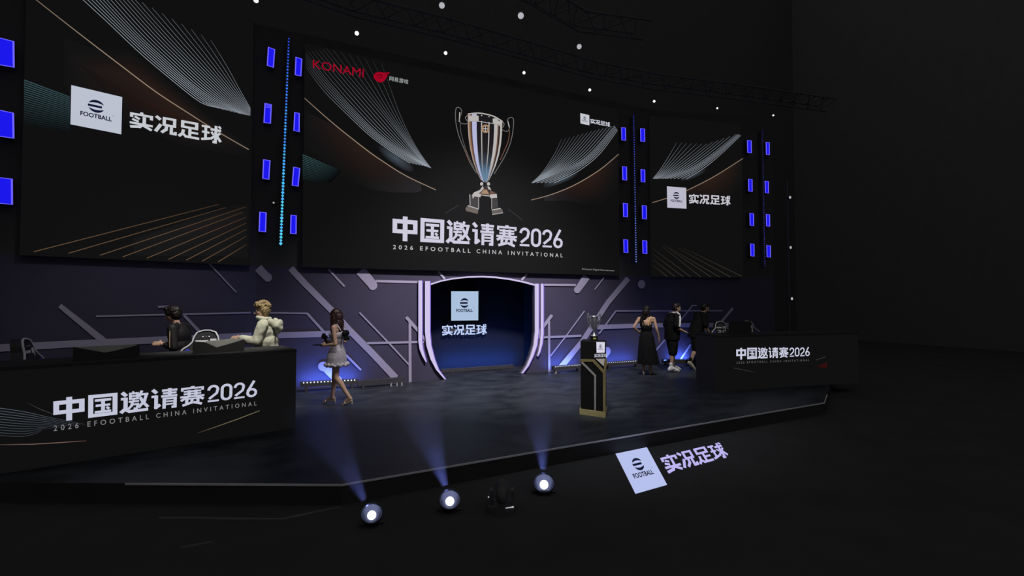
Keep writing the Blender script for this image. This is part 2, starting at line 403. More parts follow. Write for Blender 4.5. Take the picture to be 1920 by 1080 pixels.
def edge_strip(name, ps, z, w=0.012, h=0.018, m=EDGE):
    mb = MB()
    for p, q in zip(ps, ps[1:]):
        c = (p + q) / 2; t = (q - p).normalized(); n = V((t.y, -t.x, 0))
        mb.box(V((c.x, c.y, z)) + n * (w / 2), ((q - p).length + w, w, h), 0, t, n, (0, 0, 1))
    return struct(mb.build(name, [m]))
edge_strip('trim_3', [A0 + (A0 - A) * 0.02, A, B, C_], -0.006)
EDGE2 = mat('dull_edge_strip', (0.17, 0.17, 0.17), 0.7, 0, 0.0, 0.2, 3)
edge_strip('trim_4', [floor(300, 972, HF), s1, s1b], HF + 0.006, 0.012, 0.014, EDGE2)
edge_strip('trim_5', [floor(340, 1028, HF), floor(396, 1017, HF)], HF + 0.006, 0.010, 0.012, EDGE2)
mb = MB(); mb.box((2, 6, HF - 0.1), (70, 60, 0.2)); struct(mb.build('hall_floor', [BLACKF]))
# black drapes closing the hall
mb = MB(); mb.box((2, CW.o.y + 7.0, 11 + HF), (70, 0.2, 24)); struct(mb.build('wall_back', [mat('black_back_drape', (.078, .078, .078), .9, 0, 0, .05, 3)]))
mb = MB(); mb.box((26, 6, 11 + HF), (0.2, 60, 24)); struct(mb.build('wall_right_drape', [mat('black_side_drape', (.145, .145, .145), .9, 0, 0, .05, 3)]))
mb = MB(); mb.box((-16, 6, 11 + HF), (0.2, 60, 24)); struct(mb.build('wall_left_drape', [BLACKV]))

# ---- scenic wall, lower 2.47 m painted, black above
SH = 2.47; TOP = 7.25
T = 0.14
def wq(pl, p0, p1, z0, z1, m, name, mats):
    pass
lc = LW.hit(470, 640); rc = RW.hit(1215, 640)
lend = LP - LW.e * 6.5; rend = RP + RW.e * 4.1
def slab(mb, pl, loop2, mi, t=T):        # loop2: points on the plane; thickness goes away from the camera
    n = pl.n if pl.n.dot(EYE - pl.o) > 0 else -pl.n
    mb.extrude([V(p) for p in loop2], -n * t, mi)
LPc = V((LP.x, CW.o.y, 0))               # the corners, brought onto the centre wall line
tl = (CW.o.y - LP.y) / math.sin(math.radians(18.65))
Lc = LP + LW.e * tl; Rc = RP + RW.e * ((RP.y - CW.o.y) / math.sin(math.radians(13.35)))
def P3(p, z): return V((p.x, p.y, z))
mb = MB(); slab(mb, LW, [P3(lend, 0), P3(Lc, 0), P3(Lc, SH), P3(lend, SH)], 0); slab(mb, LW, [P3(lend, SH), P3(Lc, SH), P3(Lc, TOP), P3(lend, TOP)], 1)
bandsL = [((-60, 660), (125, 645.5), (262, 638), (410, 631.5), (470, 629.5), 22)]
pxline(mb, LW, [(-80, 659.5), (0, 652.5), (122, 645.5), (262, 639), (408, 632), (Lc and 472, 629.5)], [15, 14, 13, 12.5, 12, 12], d=0.012, mi=2)
pxline(mb, LW, [(112, 573), (195, 640)], [9, 13], d=0.0145, mi=2)
pxline(mb, LW, [(180, 593), (470, 586.2)], 3, d=0.0170, mi=2)
pxline(mb, LW, [(345, 591), (378, 626)], [5, 6], d=0.0195, mi=2)
pxline(mb, LW, [(296, 575.3), (316, 574.6)], 4, d=0.0220, mi=2)
pxline(mb, LW, [(391, 493), (443, 548)], 2.6, d=0.0245, mi=2)
struct(mb.build('wall_left', [SETW, mat('black_upper_drape', (.068, .068, .068), .9, 0, 0, .05, 3), BAND]))
# centre wall with the shield-shaped opening, in two halves
op_l = [(836, 713), (824, 693), (815, 672), (808.5, 648), (806, 622), (806, 533.5)]
op_t = [(806, 533.5), (828, 526.5), (850, 522.3), (877, 519.3), (905, 518.5), (930, 519.8), (957, 523.3), (982, 528.3), (1003, 534)]
op_r = [(1003, 534), (1003, 622), (1000, 648), (994, 668), (986, 688), (977, 702)]
def cw(p): return CW.hit(*p)
def fl0(p): q = cw(p); return V((q.x, q.y, 0.0))
apx = cw((905, 518.5))
wl = [P3(Lc, 0), fl0(op_l[0])] + [cw(p) for p in op_l[1:]] + [cw(p) for p in op_t[1:5]] + [P3(apx, SH), P3(Lc, SH)]
wr = [P3(Rc, 0), P3(Rc, SH), P3(apx, SH)] + [cw(p) for p in op_t[4:]] + [cw(p) for p in op_r[1:-1]] + [fl0(op_r[-1])]
mb = MB(); slab(mb, CW, wl, 0); slab(mb, CW, wr, 0)
slab(mb, CW, [P3(Lc, SH), P3(Rc, SH), P3(Rc, TOP), P3(Lc, TOP)], 1)
_k = [0]
def lay(pl, pts, w):
    _k[0] += 1; pxline(mb, pl, pts, w, d=0.010 + .0010 * _k[0], mi=2)
bl = lambda pts, w: lay(CW, pts, w)
bl([(474, 629.5), (516, 628.8), (616, 626), (658, 624)], [12, 11.5, 11, 10])                # broad horizontal left
bl([(470, 586), (576, 587.5)], 3); bl([(576, 587.5), (607, 622)], 4.5)
bl([(545, 503), (572, 532), (623, 583), (656, 620), (696, 660), (742, 709)], [12, 12, 11.5, 12, 12.5, 13])   # long diagonal
bl([(616, 505), (646, 537)], 3.6); bl([(676, 507), (699, 534)], [20, 17]); pxdisc(mb, CW, (699, 535), (8.5, 9), d=0.0104 + .0010 * _k[0], mi=2)
bl([(704, 527), (786, 529)], 4.6); 
bl([(484, 502), (500, 519)], [16, 15]); pxdisc(mb, CW, (502, 520), (8, 8.5), d=0.0104 + .0010 * _k[0], mi=2)
bl([(674, 586), (728, 642), (767, 684)], 3.0); bl([(640, 657), (677, 694)], 3.8)
bl([(688, 643.5), (795, 641)], 4.2); bl([(768.5, 601), (769, 718)], [5, 5.6]); bl([(763, 596), (786, 622), (800, 641)], [6, 6, 4]); pxdisc(mb, CW, (763.5, 596.5), 3.2, d=0.0104 + .0010 * _k[0], mi=2)
bl([(607, 684), (640, 720)], [18, 14]); pxdisc(mb, CW, (606.5, 687), (10, 9), d=0.0104 + .0010 * _k[0], mi=2)
bl([(821, 508), (834, 523)], 4.0); bl([(988, 514), (978, 525)], 4.0)
# right half, mirrored
bl([(1018, 534), (1080, 534.5)], 3.8); bl([(1100, 519), (1084, 542)], [14, 12]); pxdisc(mb, CW, (1082.5, 543.5), (6.2, 6.5), d=0.0104 + .0010 * _k[0], mi=2)
bl([(1133, 520), (1115, 543)], 2.2); bl([(1178, 522), (1140, 567), (1092, 640), (1052, 688)], [10, 9.5, 9.5, 10.5])
bl([(1096, 583), (1063, 628), (1032, 668)], 2.4); bl([(1006, 633), (1090, 629.5)], 4)
bl([(1029.5, 600), (1030, 698)], [3.8, 4.2]); bl([(1034, 592), (1015, 618), (1008, 634)], [6, 5.5, 4]); pxdisc(mb, CW, (1033.6, 592.5), 2.8, d=0.0104 + .0010 * _k[0], mi=2)
bl([(1120, 613.4), (1212, 610)], [8.5, 8]); bl([(1155, 583), (1123, 626)], 3.0); bl([(1155, 583), (1212, 583)], 2.4)
bl([(1139, 660), (1128, 676)], [11, 9]); pxdisc(mb, CW, (1139, 658), (6, 7.5), d=0.0104 + .0010 * _k[0], mi=2)
pxdisc(mb, CW, (1203, 533), (7, 8), d=0.0104 + .0010 * _k[0], mi=2)
struct(mb.build('wall_center', [SETW, mat('black_upper_drape', (.068, .068, .068), .9, 0, 0, .05, 3), BAND]))
mb = MB(); slab(mb, RW, [P3(Rc, 0), P3(rend, 0), P3(rend, SH), P3(Rc, SH)], 0); slab(mb, RW, [P3(Rc, SH), P3(rend, SH), P3(rend, TOP), P3(Rc, TOP)], 1)
_k[0] = 0; bl = lambda pts, w: lay(RW, pts, w)
bl([(1218, 609.8), (1370, 609.4)], 8); bl([(1218, 583), (1355, 582.7)], 2.0); bl([(1229, 658), (1249, 634)], 2.6); bl([(1272, 606), (1298, 573), (1306, 573)], 2.6)
bl([(1276, 674), (1295, 646)], 3.2); bl([(1374, 578), (1352, 604)], 4.5)
struct(mb.build('wall_right', [SETW, mat('black_upper_drape', (.068, .068, .068), .9, 0, 0, .05, 3), BAND]))
# recess behind the opening
RD = 1.25; RB = Plane((0, CW.o.y + RD, 0), (0, -1, 0))
x0 = CW.hit(806, 600).x - 0.35; x1 = CW.hit(1003, 600).x + 0.12; ytop = 2.75
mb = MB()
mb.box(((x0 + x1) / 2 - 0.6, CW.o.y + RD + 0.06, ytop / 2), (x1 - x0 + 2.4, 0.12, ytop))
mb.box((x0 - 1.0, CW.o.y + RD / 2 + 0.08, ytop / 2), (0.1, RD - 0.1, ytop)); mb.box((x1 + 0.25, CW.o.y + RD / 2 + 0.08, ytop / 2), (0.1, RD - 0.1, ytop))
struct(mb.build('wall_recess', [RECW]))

# ---- glowing portal surround
PG = glow('portal_white_glow', srgb(206, 194, 232), 1.0); PGV = glow('portal_violet_glow', srgb(120, 96, 200), 1.0)
PB = mat('portal_body', srgb(150, 145, 160), 0.6)
ploc = fl0((905, 700))
pt = thing('stage_entrance', 'shield-shaped stage entrance frame edged with glowing white strips', 'portal', ploc)
def strip(name, pts, ws, d=0.06, mats=(PG, PGV, PB)):
    mb = MB()
    for (p, q), (wa, wb) in zip(zip(pts, pts[1:]), zip(ws, ws[1:])):
        L = [CW.hit(p[0] - wa / 2, p[1], d), CW.hit(p[0] + wa / 2, p[1], d), CW.hit(q[0] + wb / 2, q[1], d), CW.hit(q[0] - wb / 2, q[1], d)]
        mb.extrude(L, (0, d - 0.001, 0), 2); mb.poly([x + V((0, -0.003, 0)) for x in L], 0)
        # the violet side line, a narrow return on one flank
        R_ = [CW.hit(p[0] + wa / 2, p[1], d + .004), CW.hit(p[0] + wa / 2 + 1.5, p[1], d + .004), CW.hit(q[0] + wb / 2 + 1.5, q[1], d + .004), CW.hit(q[0] + wb / 2, q[1], d + .004)]
        mb.poly(R_, 1)
    return mb.build(name, list(mats), pt)
strip('glowing_strip', [(788, 526), (788, 640), (790, 655), (794, 667), (799, 679)], [7, 7, 6.5, 5, 1.5])
strip('glowing_strip', [(801.5, 527), (801.5, 622), (804, 648), (811, 673), (820, 693), (834.5, 711)], [9.5, 9.5, 9, 8, 5, 2.5])
strip('glowing_strip', [(1006.5, 532), (1006.5, 622), (1003.5, 648), (997, 668), (989, 686), (979, 700)], [7, 7, 6.5, 5.5, 4, 2.5])
strip('glowing_strip', [(1016.5, 532), (1016.5, 625), (1014.5, 645), (1011, 660), (1008, 668)], [5, 5, 4.5, 3.5, 1.5])
mb = MB()
for p, q in zip(op_t, op_t[1:]):
    L = [CW.hit(p[0], p[1] - 1.2, .06), CW.hit(q[0], q[1] - 1.2, .06), CW.hit(q[0], q[1] + 1.4, .06), CW.hit(p[0], p[1] + 1.4, .06)]
    mb.extrude(L, (0, .058, 0), 0)
mb.build('glowing_arch', [PG], pt)
# ---- sign in the portal
SP = RB.off(0.10)
sg = thing('portal_sign', 'square white logo sign with glowing lettering inside the stage entrance', 'sign', SP.hit(870, 600))
mb = MB(); c4 = [(846, 546.3), (897, 546.3), (896.7, 600.5), (846, 601.3)]
L = [SP.hit(x, y, 0.0) for x, y in c4]; mb.extrude(L[::-1], (0, .09, 0)); mb.build('sign_box', [BLACKP], sg)
mb = MB(); logo_square(mb, SP, *c4, 0.004, srgb(170, 192, 220)); mb.build('logo_panel', [LED], sg)
mb = MB(); f = quad(SP, (829, 609.5), (912, 608), (912, 627), (829, 629), 0.0)
line_of_glyphs(mb, f, '实况足球', 0, srgb(188, 205, 246), gap=0.1)
b2 = MB(); b2.v = list(mb.v); b2.f = list(mb.f); b2.m = list(mb.m); b2.c = list(mb.c); b2.sm = list(mb.sm)
b2.build('lettering', [LED], sg)
mb = MB(); mb.extrude([SP.hit(x, y, -0.02) for x, y in ((832, 616), (832, 622), (908, 622), (908, 616))], (0, .07, 0)); mb.build('letter_rail', [BLACKP], sg)

# ================================================================== LED SCREENS
def screen(name, label, pl, xl, xr, z0, z1, d=0.12):
    a = pl.hit(xl, 500, d); b = pl.hit(xr, 500, d); n = (EYE - pl.o); n = pl.n if pl.n.dot(n) > 0 else -pl.n
    t = thing(name, label, 'LED screen', V(((a.x + b.x) / 2, (a.y + b.y) / 2, z0)))
    mb = MB(); L = [P3(a, z0), P3(b, z0), P3(b, z1), P3(a, z1)]
    mb.extrude(L[::-1] if False else L, -n * (d - 0.004)); mb.build('cabinet', [LEDBLK], t)
    return t
SL = screen('led_screen', 'left wide screen with white logo card over curved stripes and tan rays', LW, 36, 469, SH, 7.6)
SC = screen('led_screen', 'main centre screen with silver trophy picture above white event title', CW, 567, 1161, SH, 7.0)
SR = screen('led_screen', 'narrow right screen with small logo card and white characters', RW, 1223, 1393, SH, 7.0)
D = 0.125
def lerp(a, b, t): return a + (b - a) * t
def polyat(pts, t):                      # point along a polyline by index parameter
    x = t * (len(pts) - 1); i = min(int(x), len(pts) - 2); k = x - i
    # catmull-rom for smooth curves
    p = [pts[max(i - 1, 0)], pts[i], pts[i + 1], pts[min(i + 2, len(pts) - 1)]]
    def cr(a, b, c, d): return 0.5 * ((2 * b) + (c - a) * k + (2 * a - 5 * b + 4 * c - d) * k * k + (3 * b - a - 3 * c + d) * k ** 3)
    return (cr(*[q[0] for q in p]), cr(*[q[1] for q in p]))
def mul(c, k): return (c[0] * k, c[1] * k, c[2] * k)
def fan(mb, pl, keys, n, base, bright, w=.95, S=16, prof=None):
    n = int(n * .8)
    for i in range(n):
        s = (i / (n - 1)) ** 0.9; x = s * (len(keys) - 1); k0 = min(int(x), len(keys) - 2); kk = x - k0
        pts = []; cols = []
        for j in range(S + 1):
            t = j / S; a = polyat(keys[k0], t); b = polyat(keys[k0 + 1], t)
            pts.append((lerp(a[0], b[0], kk), lerp(a[1], b[1], kk))); cols.append(tuple(c + .004 for c in mul(base, max(0.0, bright(s, t)))))
        pxline(mb, pl, pts, w, d=D, cols=cols)
CWH = srgb(160, 168, 178); TAN = srgb(150, 130, 112)
def rays(mb, pl, segs, w, col, fade=0.35):
    for (a, b) in segs:
        m_ = ((a[0] + b[0]) / 2, (a[1] + b[1]) / 2)
        pxline(mb, pl, [a, m_, b], w, d=D, cols=[col, mul(col, .75), mul(col, fade)])
def glowband(mb, pl, top, depth, cols, gain=.65, up=0.0):  # soft coloured picture areas hanging under a curve
    n = 18; T = [polyat(top, i / n) for i in range(n + 1)]; N = len(top) - 1
    def samp(seq, i): x = i / n * N; k = min(int(x), N - 1); return (seq[k], seq[k + 1], x - k)
    def fade(i, r):
        e = math.sin(math.pi * i / n) ** .7 if 0 < i < n else 0
        f = (1 - r / 6) ** 1.3 if r >= 0 else (1 + r / 4) ** 1.5
        return gain * e * f
    def pt_(i, r): a, b, k = samp(depth, i); return (T[i][0], T[i][1] + lerp(a, b, k) * (r / 6 if r >= 0 else r / 4 * up))
    def cc(i, r): a, b, k = samp(cols, i); return tuple(.0047 + lerp(x, y, k) * fade(i, r) for x, y in zip(a, b))
    for i in range(n):
        for r in range(-4 if up else 0, 6):
            pxpoly(mb, pl, [pt_(i, r), pt_(i, r + 1), pt_(i + 1, r + 1), pt_(i + 1, r)], [cc(i, r), cc(i, r + 1), cc(i + 1, r + 1), cc(i + 1, r)], D - 0.003)
def screen_text(mb, pl, tl, tr, br, bl_, text, col=WHT, **k): line_of_glyphs(mb, quad(pl, tl, tr, br, bl_, D + .004), text, 0, col, **k)
def tan_curve(mb, pl, pts, w, ks):
    n = 28; P = [polyat(pts, i / n) for i in range(n + 1)]
    C = [mul(TAN, lerp(ks[min(int(i / n * (len(ks) - 1)), len(ks) - 2)], ks[min(int(i / n * (len(ks) - 1)) + 1, len(ks) - 1)], (i / n * (len(ks) - 1)) % 1)) for i in range(n + 1)]
    pxline(mb, pl, P, w, d=D, cols=C)
# left screen
mb = MB()
glowband(mb, LW, [(120, 100), (170, 128), (250, 145), (330, 200), (400, 243), (466, 281)], [60, 80, 90, 70, 40, 10], [srgb(16, 14, 14), srgb(30, 18, 15), srgb(42, 22, 15), srgb(46, 26, 15), srgb(36, 20, 15), srgb(20, 14, 14)], .65, .5)
fan(mb, LW, [[(154, -2), (204, 44), (262, 99), (321, 149), (373, 190), (402, 201)], [(200, -2), (262, 66), (320, 120), (365, 160), (410, 192), (450, 213)],
             [(255, -2), (312, 62), (362, 115), (405, 157), (440, 192), (469.5, 217)], [(395, 75), (412, 102), (430, 132), (445, 160), (458, 183), (469.5, 203)]], 28, CWH,
    lambda s, t: (1 - 0.55 * s) * min(1, 0.25 + 1.0 * t + 0.55 * (1 - s) * (1 - t)) * (0.35 + 0.65 * min(1, (1.02 - t) * 6 + s)))
tan_curve(mb, LW, [(67, -1), (146, 61), (219, 117), (292, 172), (350, 210), (405, 245), (466.5, 280.5)], 1.8, (.45, .8, 1, 1, .9, .8, .7))
for i in range(20):
    a = (45, 150 + i * 4.3); b = (131, 182 + i * 3.4)
    pxline(mb, LW, [a, b], 1.9, d=D, cols=[mul(srgb(54, 80, 84), (1 - i / 20) ** 1.1 + .05), mul(srgb(48, 70, 76), (1 - i / 20) * .9 + .05)])
for i in range(10):
    pxline(mb, LW, [(150 + i * 6, 122 + i * 6.5), (300 + i * 11, 205 + i * 4.2)], 1.3, d=D - .001, cols=[srgb(15, 14, 13), srgb(44, 25, 18)])
st = [(63.3, 472), (128, 475), (187.5, 478.5), (230, 481.7), (275.5, 484), (315.8, 486.4), (349.3, 487.6), (379, 489.6), (409, 491)]
en = [(411, 383), (424, 389), (460.6, 388), (455, 398), (462, 407), (462, 418), (462, 430), (462, 443), (462, 458.5)]
glowband(mb, LW, [(250, 452), (340, 428), (420, 405), (465, 400)], [25, 52, 76, 86], [srgb(15, 14, 14), srgb(18, 14, 14), srgb(24, 15, 14), srgb(24, 15, 14)], .5, .2)
rays(mb, LW, list(zip(st, en)), 1.5, srgb(98, 74, 52), 0.35)
mb.build('picture', [LED], SL)
mb = MB(); logo_square(mb, LW, (133.6, 159.5), (229.2, 182), (227.4, 251.8), (132.1, 233), D + .003, srgb(186, 192, 206)); mb.build('logo_card', [LED], SL)
mb = MB(); screen_text(mb, LW, (244, 207), (415, 238), (413.5, 270.5), (243, 238.5), '实况足球', srgb(196, 200, 206), gap=0.1); mb.build('lettering', [LED], SL)
# main screen
mb = MB()
glowband(mb, CW, [(571, 210), (600, 222), (640, 245), (690, 284), (740, 316), (790, 343)], [60, 75, 85, 70, 45, 15], [srgb(20, 14, 14), srgb(28, 15, 14), srgb(38, 20, 14), srgb(46, 26, 15), srgb(40, 22, 15), srgb(18, 14, 14)])
glowband(mb, CW, [(1020, 370), (1060, 354), (1100, 334), (1130, 314), (1159, 292)], [6, 22, 50, 66, 62], [srgb(18, 14, 14), srgb(44, 18, 18), srgb(48, 26, 16), srgb(44, 24, 15), srgb(28, 18, 14)])
for (px, py, rx, ry) in ((742, 297, 34, 14), (1052, 336, 34, 9)):
    for k in range(16):
        a, b = 2 * math.pi * k / 16, 2 * math.pi * (k + 1) / 16; tlt = .62 if px < 900 else -.38
        def e(t): return (px + rx * math.cos(t), py + ry * math.sin(t) + tlt * rx * math.cos(t))
        pxpoly(mb, CW, [(px, py), e(b), e(a)], [srgb(66, 76, 86), (.0047, .0047, .0047), (.0047, .0047, .0047)], D - .004)
fan(mb, CW, [[(573.7, 125), (606, 169), (649.5, 213), (693, 254), (737, 286), (769, 306)], [(573, 98), (612, 146), (655, 195), (705, 246), (760, 288), (800, 312)],
             [(615, 90), (655, 140), (700, 193), (745, 247), (780, 290), (808, 315)], [(714, 117), (730, 160), (748, 210), (768, 254), (788, 288), (808, 315)]], 24, CWH,
    lambda s, t: (1 - 0.5 * s) * (0.05 + 0.95 * t ** 1.3 + 0.25 * (1 - s) * t) * (1.0 if s > .25 else .55 + 1.2 * min(.4, 1 - t) + .1))
tan_curve(mb, CW, [(571, 184), (623, 230), (682, 277), (714, 300), (760, 329), (817, 356)], 1.7, (.5, .85, .95, .95, .9, .75))
for i in range(14):
    pxline(mb, CW, [(567.5, 290 + i * 3.5), (640 - i * 1.5, 321 + i * 1.6)], 1.5, d=D, cols=[mul(srgb(54, 84, 88), 1 - i / 16), (0, 0, 0)])
fan(mb, CW, [[(1158, 244), (1123, 290), (1082.5, 322), (1039, 343)], [(1152, 235), (1100, 293), (1047, 324), (997, 343)], [(1106, 247), (1071, 287), (1039, 317), (997, 343)], [(1053, 261), (1039, 290), (1018, 322), (997, 343)]], 24, CWH,
    lambda s, t: (1 - 0.35 * s) * (min(1, .15 + (1.6 - 0.6 * s) * t + .5 * (1 - s) * (1 - t))) * .82)
tan_curve(mb, CW, [(1160, 289), (1123, 319.5), (1077, 347), (1033, 365), (996, 375)], 1.5, (.7, .95, 1, .9, .75))
pxline(mb, CW, [(835, 400), (861, 384)], 1.0, srgb(48, 46, 44), D); pxline(mb, CW, [(953, 392), (980, 413)], 1.0, srgb(48, 46, 44), D)
mb.build('picture', [LED], SC)
# trophy picture on the main screen
mb = MB()
def tp(pts, col, d=D + .003): pxpoly(mb, CW, pts, col, d)
def z7(x, y): return (840 + x / 4.907, 190 + y / 4.909)
SIL = srgb(182, 178, 176); DKS = srgb(26, 24, 26); GLD = srgb(160, 128, 98); WAR = srgb(112, 78, 60); BLU = srgb(92, 128, 156); LAV = srgb(178, 180, 214)
prof_l = [(182, 115), (183, 240), (190, 340), (205, 440), (228, 540), (262, 640), (300, 720), (330, 745)]
prof_r = [(500, 180), (496, 300), (488, 390), (470, 490), (440, 590), (410, 660), (380, 720), (352, 748)]
cols_t = [(0.0, SIL), (.03, GLD), (.08, WAR), (.115, DKS), (.13, LAV), (.25, LAV), (.265, DKS), (.385, DKS), (.39, SIL), (.415, SIL), (.42, DKS), (.60, DKS), (.605, SIL), (.63, SIL), (.635, DKS), (.765, DKS), (.77, SIL), (.86, SIL), (.875, WAR), (.90, WAR), (.905, DKS), (.94, DKS), (.945, SIL), (1.0, SIL)]
for (ta, ca), (tb, cb) in zip(cols_t, cols_t[1:]):
    for j in range(len(prof_l) - 1):
        def q(t, jj):
            a, b = prof_l[jj], prof_r[jj]; bow = 26 * (1 - (2 * t - 1) ** 2) * (-1 if jj < 2 else 0)
            return z7(lerp(a[0], b[0], t), lerp(a[1], b[1], t) + (bow * .7 if jj == 0 else 0))
        kb = max(0, (j - 3) / 4.0) if .38 < (ta + tb) / 2 < .64 else 0
        def mixc(c, kk): return tuple(lerp(x, y, kk) for x, y in zip(c, BLU))
        kk0 = [0, 0, 0, 0.0, .15, .75, .9, .3]
        c0 = [mixc(ca, kk0[j] * (1 if .25 < ta < .78 else .2)), mixc(ca, kk0[j + 1] * (1 if .25 < ta < .78 else .2)), mixc(cb, kk0[j + 1] * (1 if .25 < tb < .78 else .2)), mixc(cb, kk0[j] * (1 if .25 < tb < .78 else .2))]
        tp([q(ta, j), q(ta, j + 1), q(tb, j + 1), q(tb, j)], c0)
def zl(pts, w, col, d=D + .006): pxline(mb, CW, [z7(*p) for p in pts], w, col, d)
zl([polyat([(182, 117), (270, 108), (350, 118), (430, 142), (502, 186)], i / 16) for i in range(17)], 2.2, SIL)                 # rim
tp([z7(190, 130), z7(190, 178), z7(282, 182), z7(282, 132)], SIL, D + .005); tp([z7(300, 135), z7(300, 180), z7(412, 196), z7(412, 150)], DKS, D + .005); tp([z7(412, 156), z7(412, 198), z7(496, 222), z7(496, 190)], SIL, D + .005)
zl([(186, 182), (282, 184), (420, 206), (498, 232)], 1.4, mul(SIL, .8))
tp([z7(*p) for p in rpoly(14, 345, 252, 38, 40)], GLD, D + .007); tp([z7(*p) for p in rpoly(12, 345, 250, 20, 22)], DKS, D + .008); zl([(318, 250), (372, 254)], 1.6, SIL, D + .009); zl([(345, 225), (345, 285)], 1.4, SIL, D + .009)
for pts, w, c in (([(180, 205), (150, 208), (112, 196), (108, 150), (128, 92), (104, 58), (76, 62), (68, 130), (78, 230), (108, 340), (150, 440), (200, 560), (262, 660)], 1.3, mul(SIL, .34)),
                  ([(180, 130), (160, 150), (176, 180)], 1.2, mul(SIL, .5)),
                  ([(112, 205), (118, 280), (150, 400), (190, 510), (240, 610)], 1.2, mul(SIL, .22)), ([(150, 440), (200, 560)], 1.8, WAR), ([(108, 100), (104, 190)], 1.8, SIL),
                  ([(502, 262), (530, 276), (556, 270), (566, 230), (548, 178), (562, 152), (592, 150), (604, 180), (596, 280), (572, 390), (520, 510), (460, 610), (425, 668)], 1.3, mul(SIL, .34)),
                  ([(566, 270), (556, 360), (520, 450), (480, 540)], 1.4, WAR), ([(500, 186), (516, 210), (504, 240)], 1.2, mul(SIL, .5)), ([(550, 180), (564, 240)], 1.8, mul(SIL, .9))):
    pts2 = [polyat(pts, i / 30) for i in range(31)]
    zl(pts2, w, c)
for x in (310, 372): tp([z7(*p) for p in rpoly(10, x, 760, 15, 17)], SIL, D + .006)
zl([(318, 778), (362, 780)], 2.0, DKS)
tp([z7(305, 785), z7(285, 815), z7(225, 845), z7(225, 868), z7(455, 868), z7(440, 838), z7(400, 820), z7(378, 785)], srgb(40, 28, 24))
tp([z7(318, 780), z7(296, 815), z7(240, 838), z7(222, 862), z7(228, 900), z7(246, 866), z7(300, 836), z7(330, 800)], SIL, D + .006)
tp([z7(362, 782), z7(372, 810), z7(398, 818), z7(382, 786)], SIL, D + .006); tp([z7(326, 812), z7(300, 850), z7(380, 856), z7(356, 812)], GLD, D + .006)
tp([z7(392, 820), z7(384, 850), z7(436, 848)], WAR, D + .006)
tp([z7(198, 856), z7(198, 960), z7(284, 985), z7(284, 880)], srgb(52, 50, 50)); zl([(200, 856), (204, 955)], 1.4, SIL); zl([(282, 885), (282, 985)], 1.4, mul(SIL, .8)); tp([z7(240, 848), z7(236, 874), z7(300, 884), z7(300, 850)], SIL, D + .006)
tp([z7(404, 890), z7(404, 990), z7(462, 975), z7(452, 870)], srgb(46, 45, 46)); zl([(402, 892), (402, 990)], 1.3, mul(SIL, .7)); tp([z7(386, 872), z7(390, 892), z7(452, 886), z7(448, 852), z7(386, 856)], SIL, D + .006)
zl([(300, 862), (386, 872)], 1.6, SIL)
tp([z7(182, 958), z7(160, 985), z7(166, 1010), z7(274, 1038), z7(280, 990)], srgb(96, 88, 82)); zl([(182, 960), (282, 992)], 1.8, SIL); zl([(164, 990), (276, 1018)], 1.4, srgb(120, 100, 84), D + .007)
tp([z7(402, 994), z7(406, 1046), z7(508, 1028), z7(500, 995), z7(476, 980)], srgb(90, 84, 80)); zl([(402, 1000), (484, 986)], 1.8, SIL); zl([(408, 1042), (506, 1026)], 1.6, mul(SIL, .75), D + .007)
mb.build('trophy_picture', [LED], SC)
mb = MB()
screen_text(mb, CW, (736.2, 404), (1056, 431.5), (1055, 467), (735.8, 451), '中国邀请赛2026', srgb(202, 200, 218))
font_text(mb, quad(CW, (737, 459), (1055, 475.5), (1055, 482.7), (736.8, 467), D + .004), '2026 EFOOTBALL CHINA INVITATIONAL', 0, srgb(188, 188, 190), 0.012, 1.75)
RED = srgb(158, 0, 34)
font_text(mb, quad(CW, (586.5, 112), (682.5, 129.3), (681.5, 145.5), (587, 127.5), D + .004), 'KONAMI', 0, RED, 0.0)
emb = [(700, 142), (704, 136.5), (712, 134.8), (722, 136.5), (731.5, 135.5), (728, 139), (722, 140), (727.5, 141.5), (724, 146), (721, 151.5), (714, 155.2), (706, 152), (701.5, 147)]
pxpoly(mb, CW, emb[::-1], RED, D + .004)
pxline(mb, CW, [(706, 142.5), (711, 139.5), (717, 142), (714, 146), (709, 146)], 1.3, srgb(60, 0, 14), D + .007)
font_text(mb, quad(CW, (730.6, 142.5), (766, 149.5), (765, 158), (730, 151), D + .004), '网易游戏', 0, srgb(176, 182, 182), 0.0)
screen_text(mb, CW, (1107, 222.3), (1143.4, 229.6), (1143.4, 238), (1107, 230.8), '实况足球', WHT, gap=.1)
font_text(mb, quad(CW, (1091, 502.5), (1152, 505.8), (1152, 509.5), (1091, 507), D + .004), '© Konami Digital Entertainment', 0, srgb(130, 130, 134), 0.01)
mb.build('lettering', [LED], SC)
mb = MB(); logo_square(mb, CW, (1088, 212), (1104.9, 216), (1105.2, 235), (1088.4, 231.5), D + .003, srgb(196, 198, 208)); mb.build('logo_card', [LED], SC)
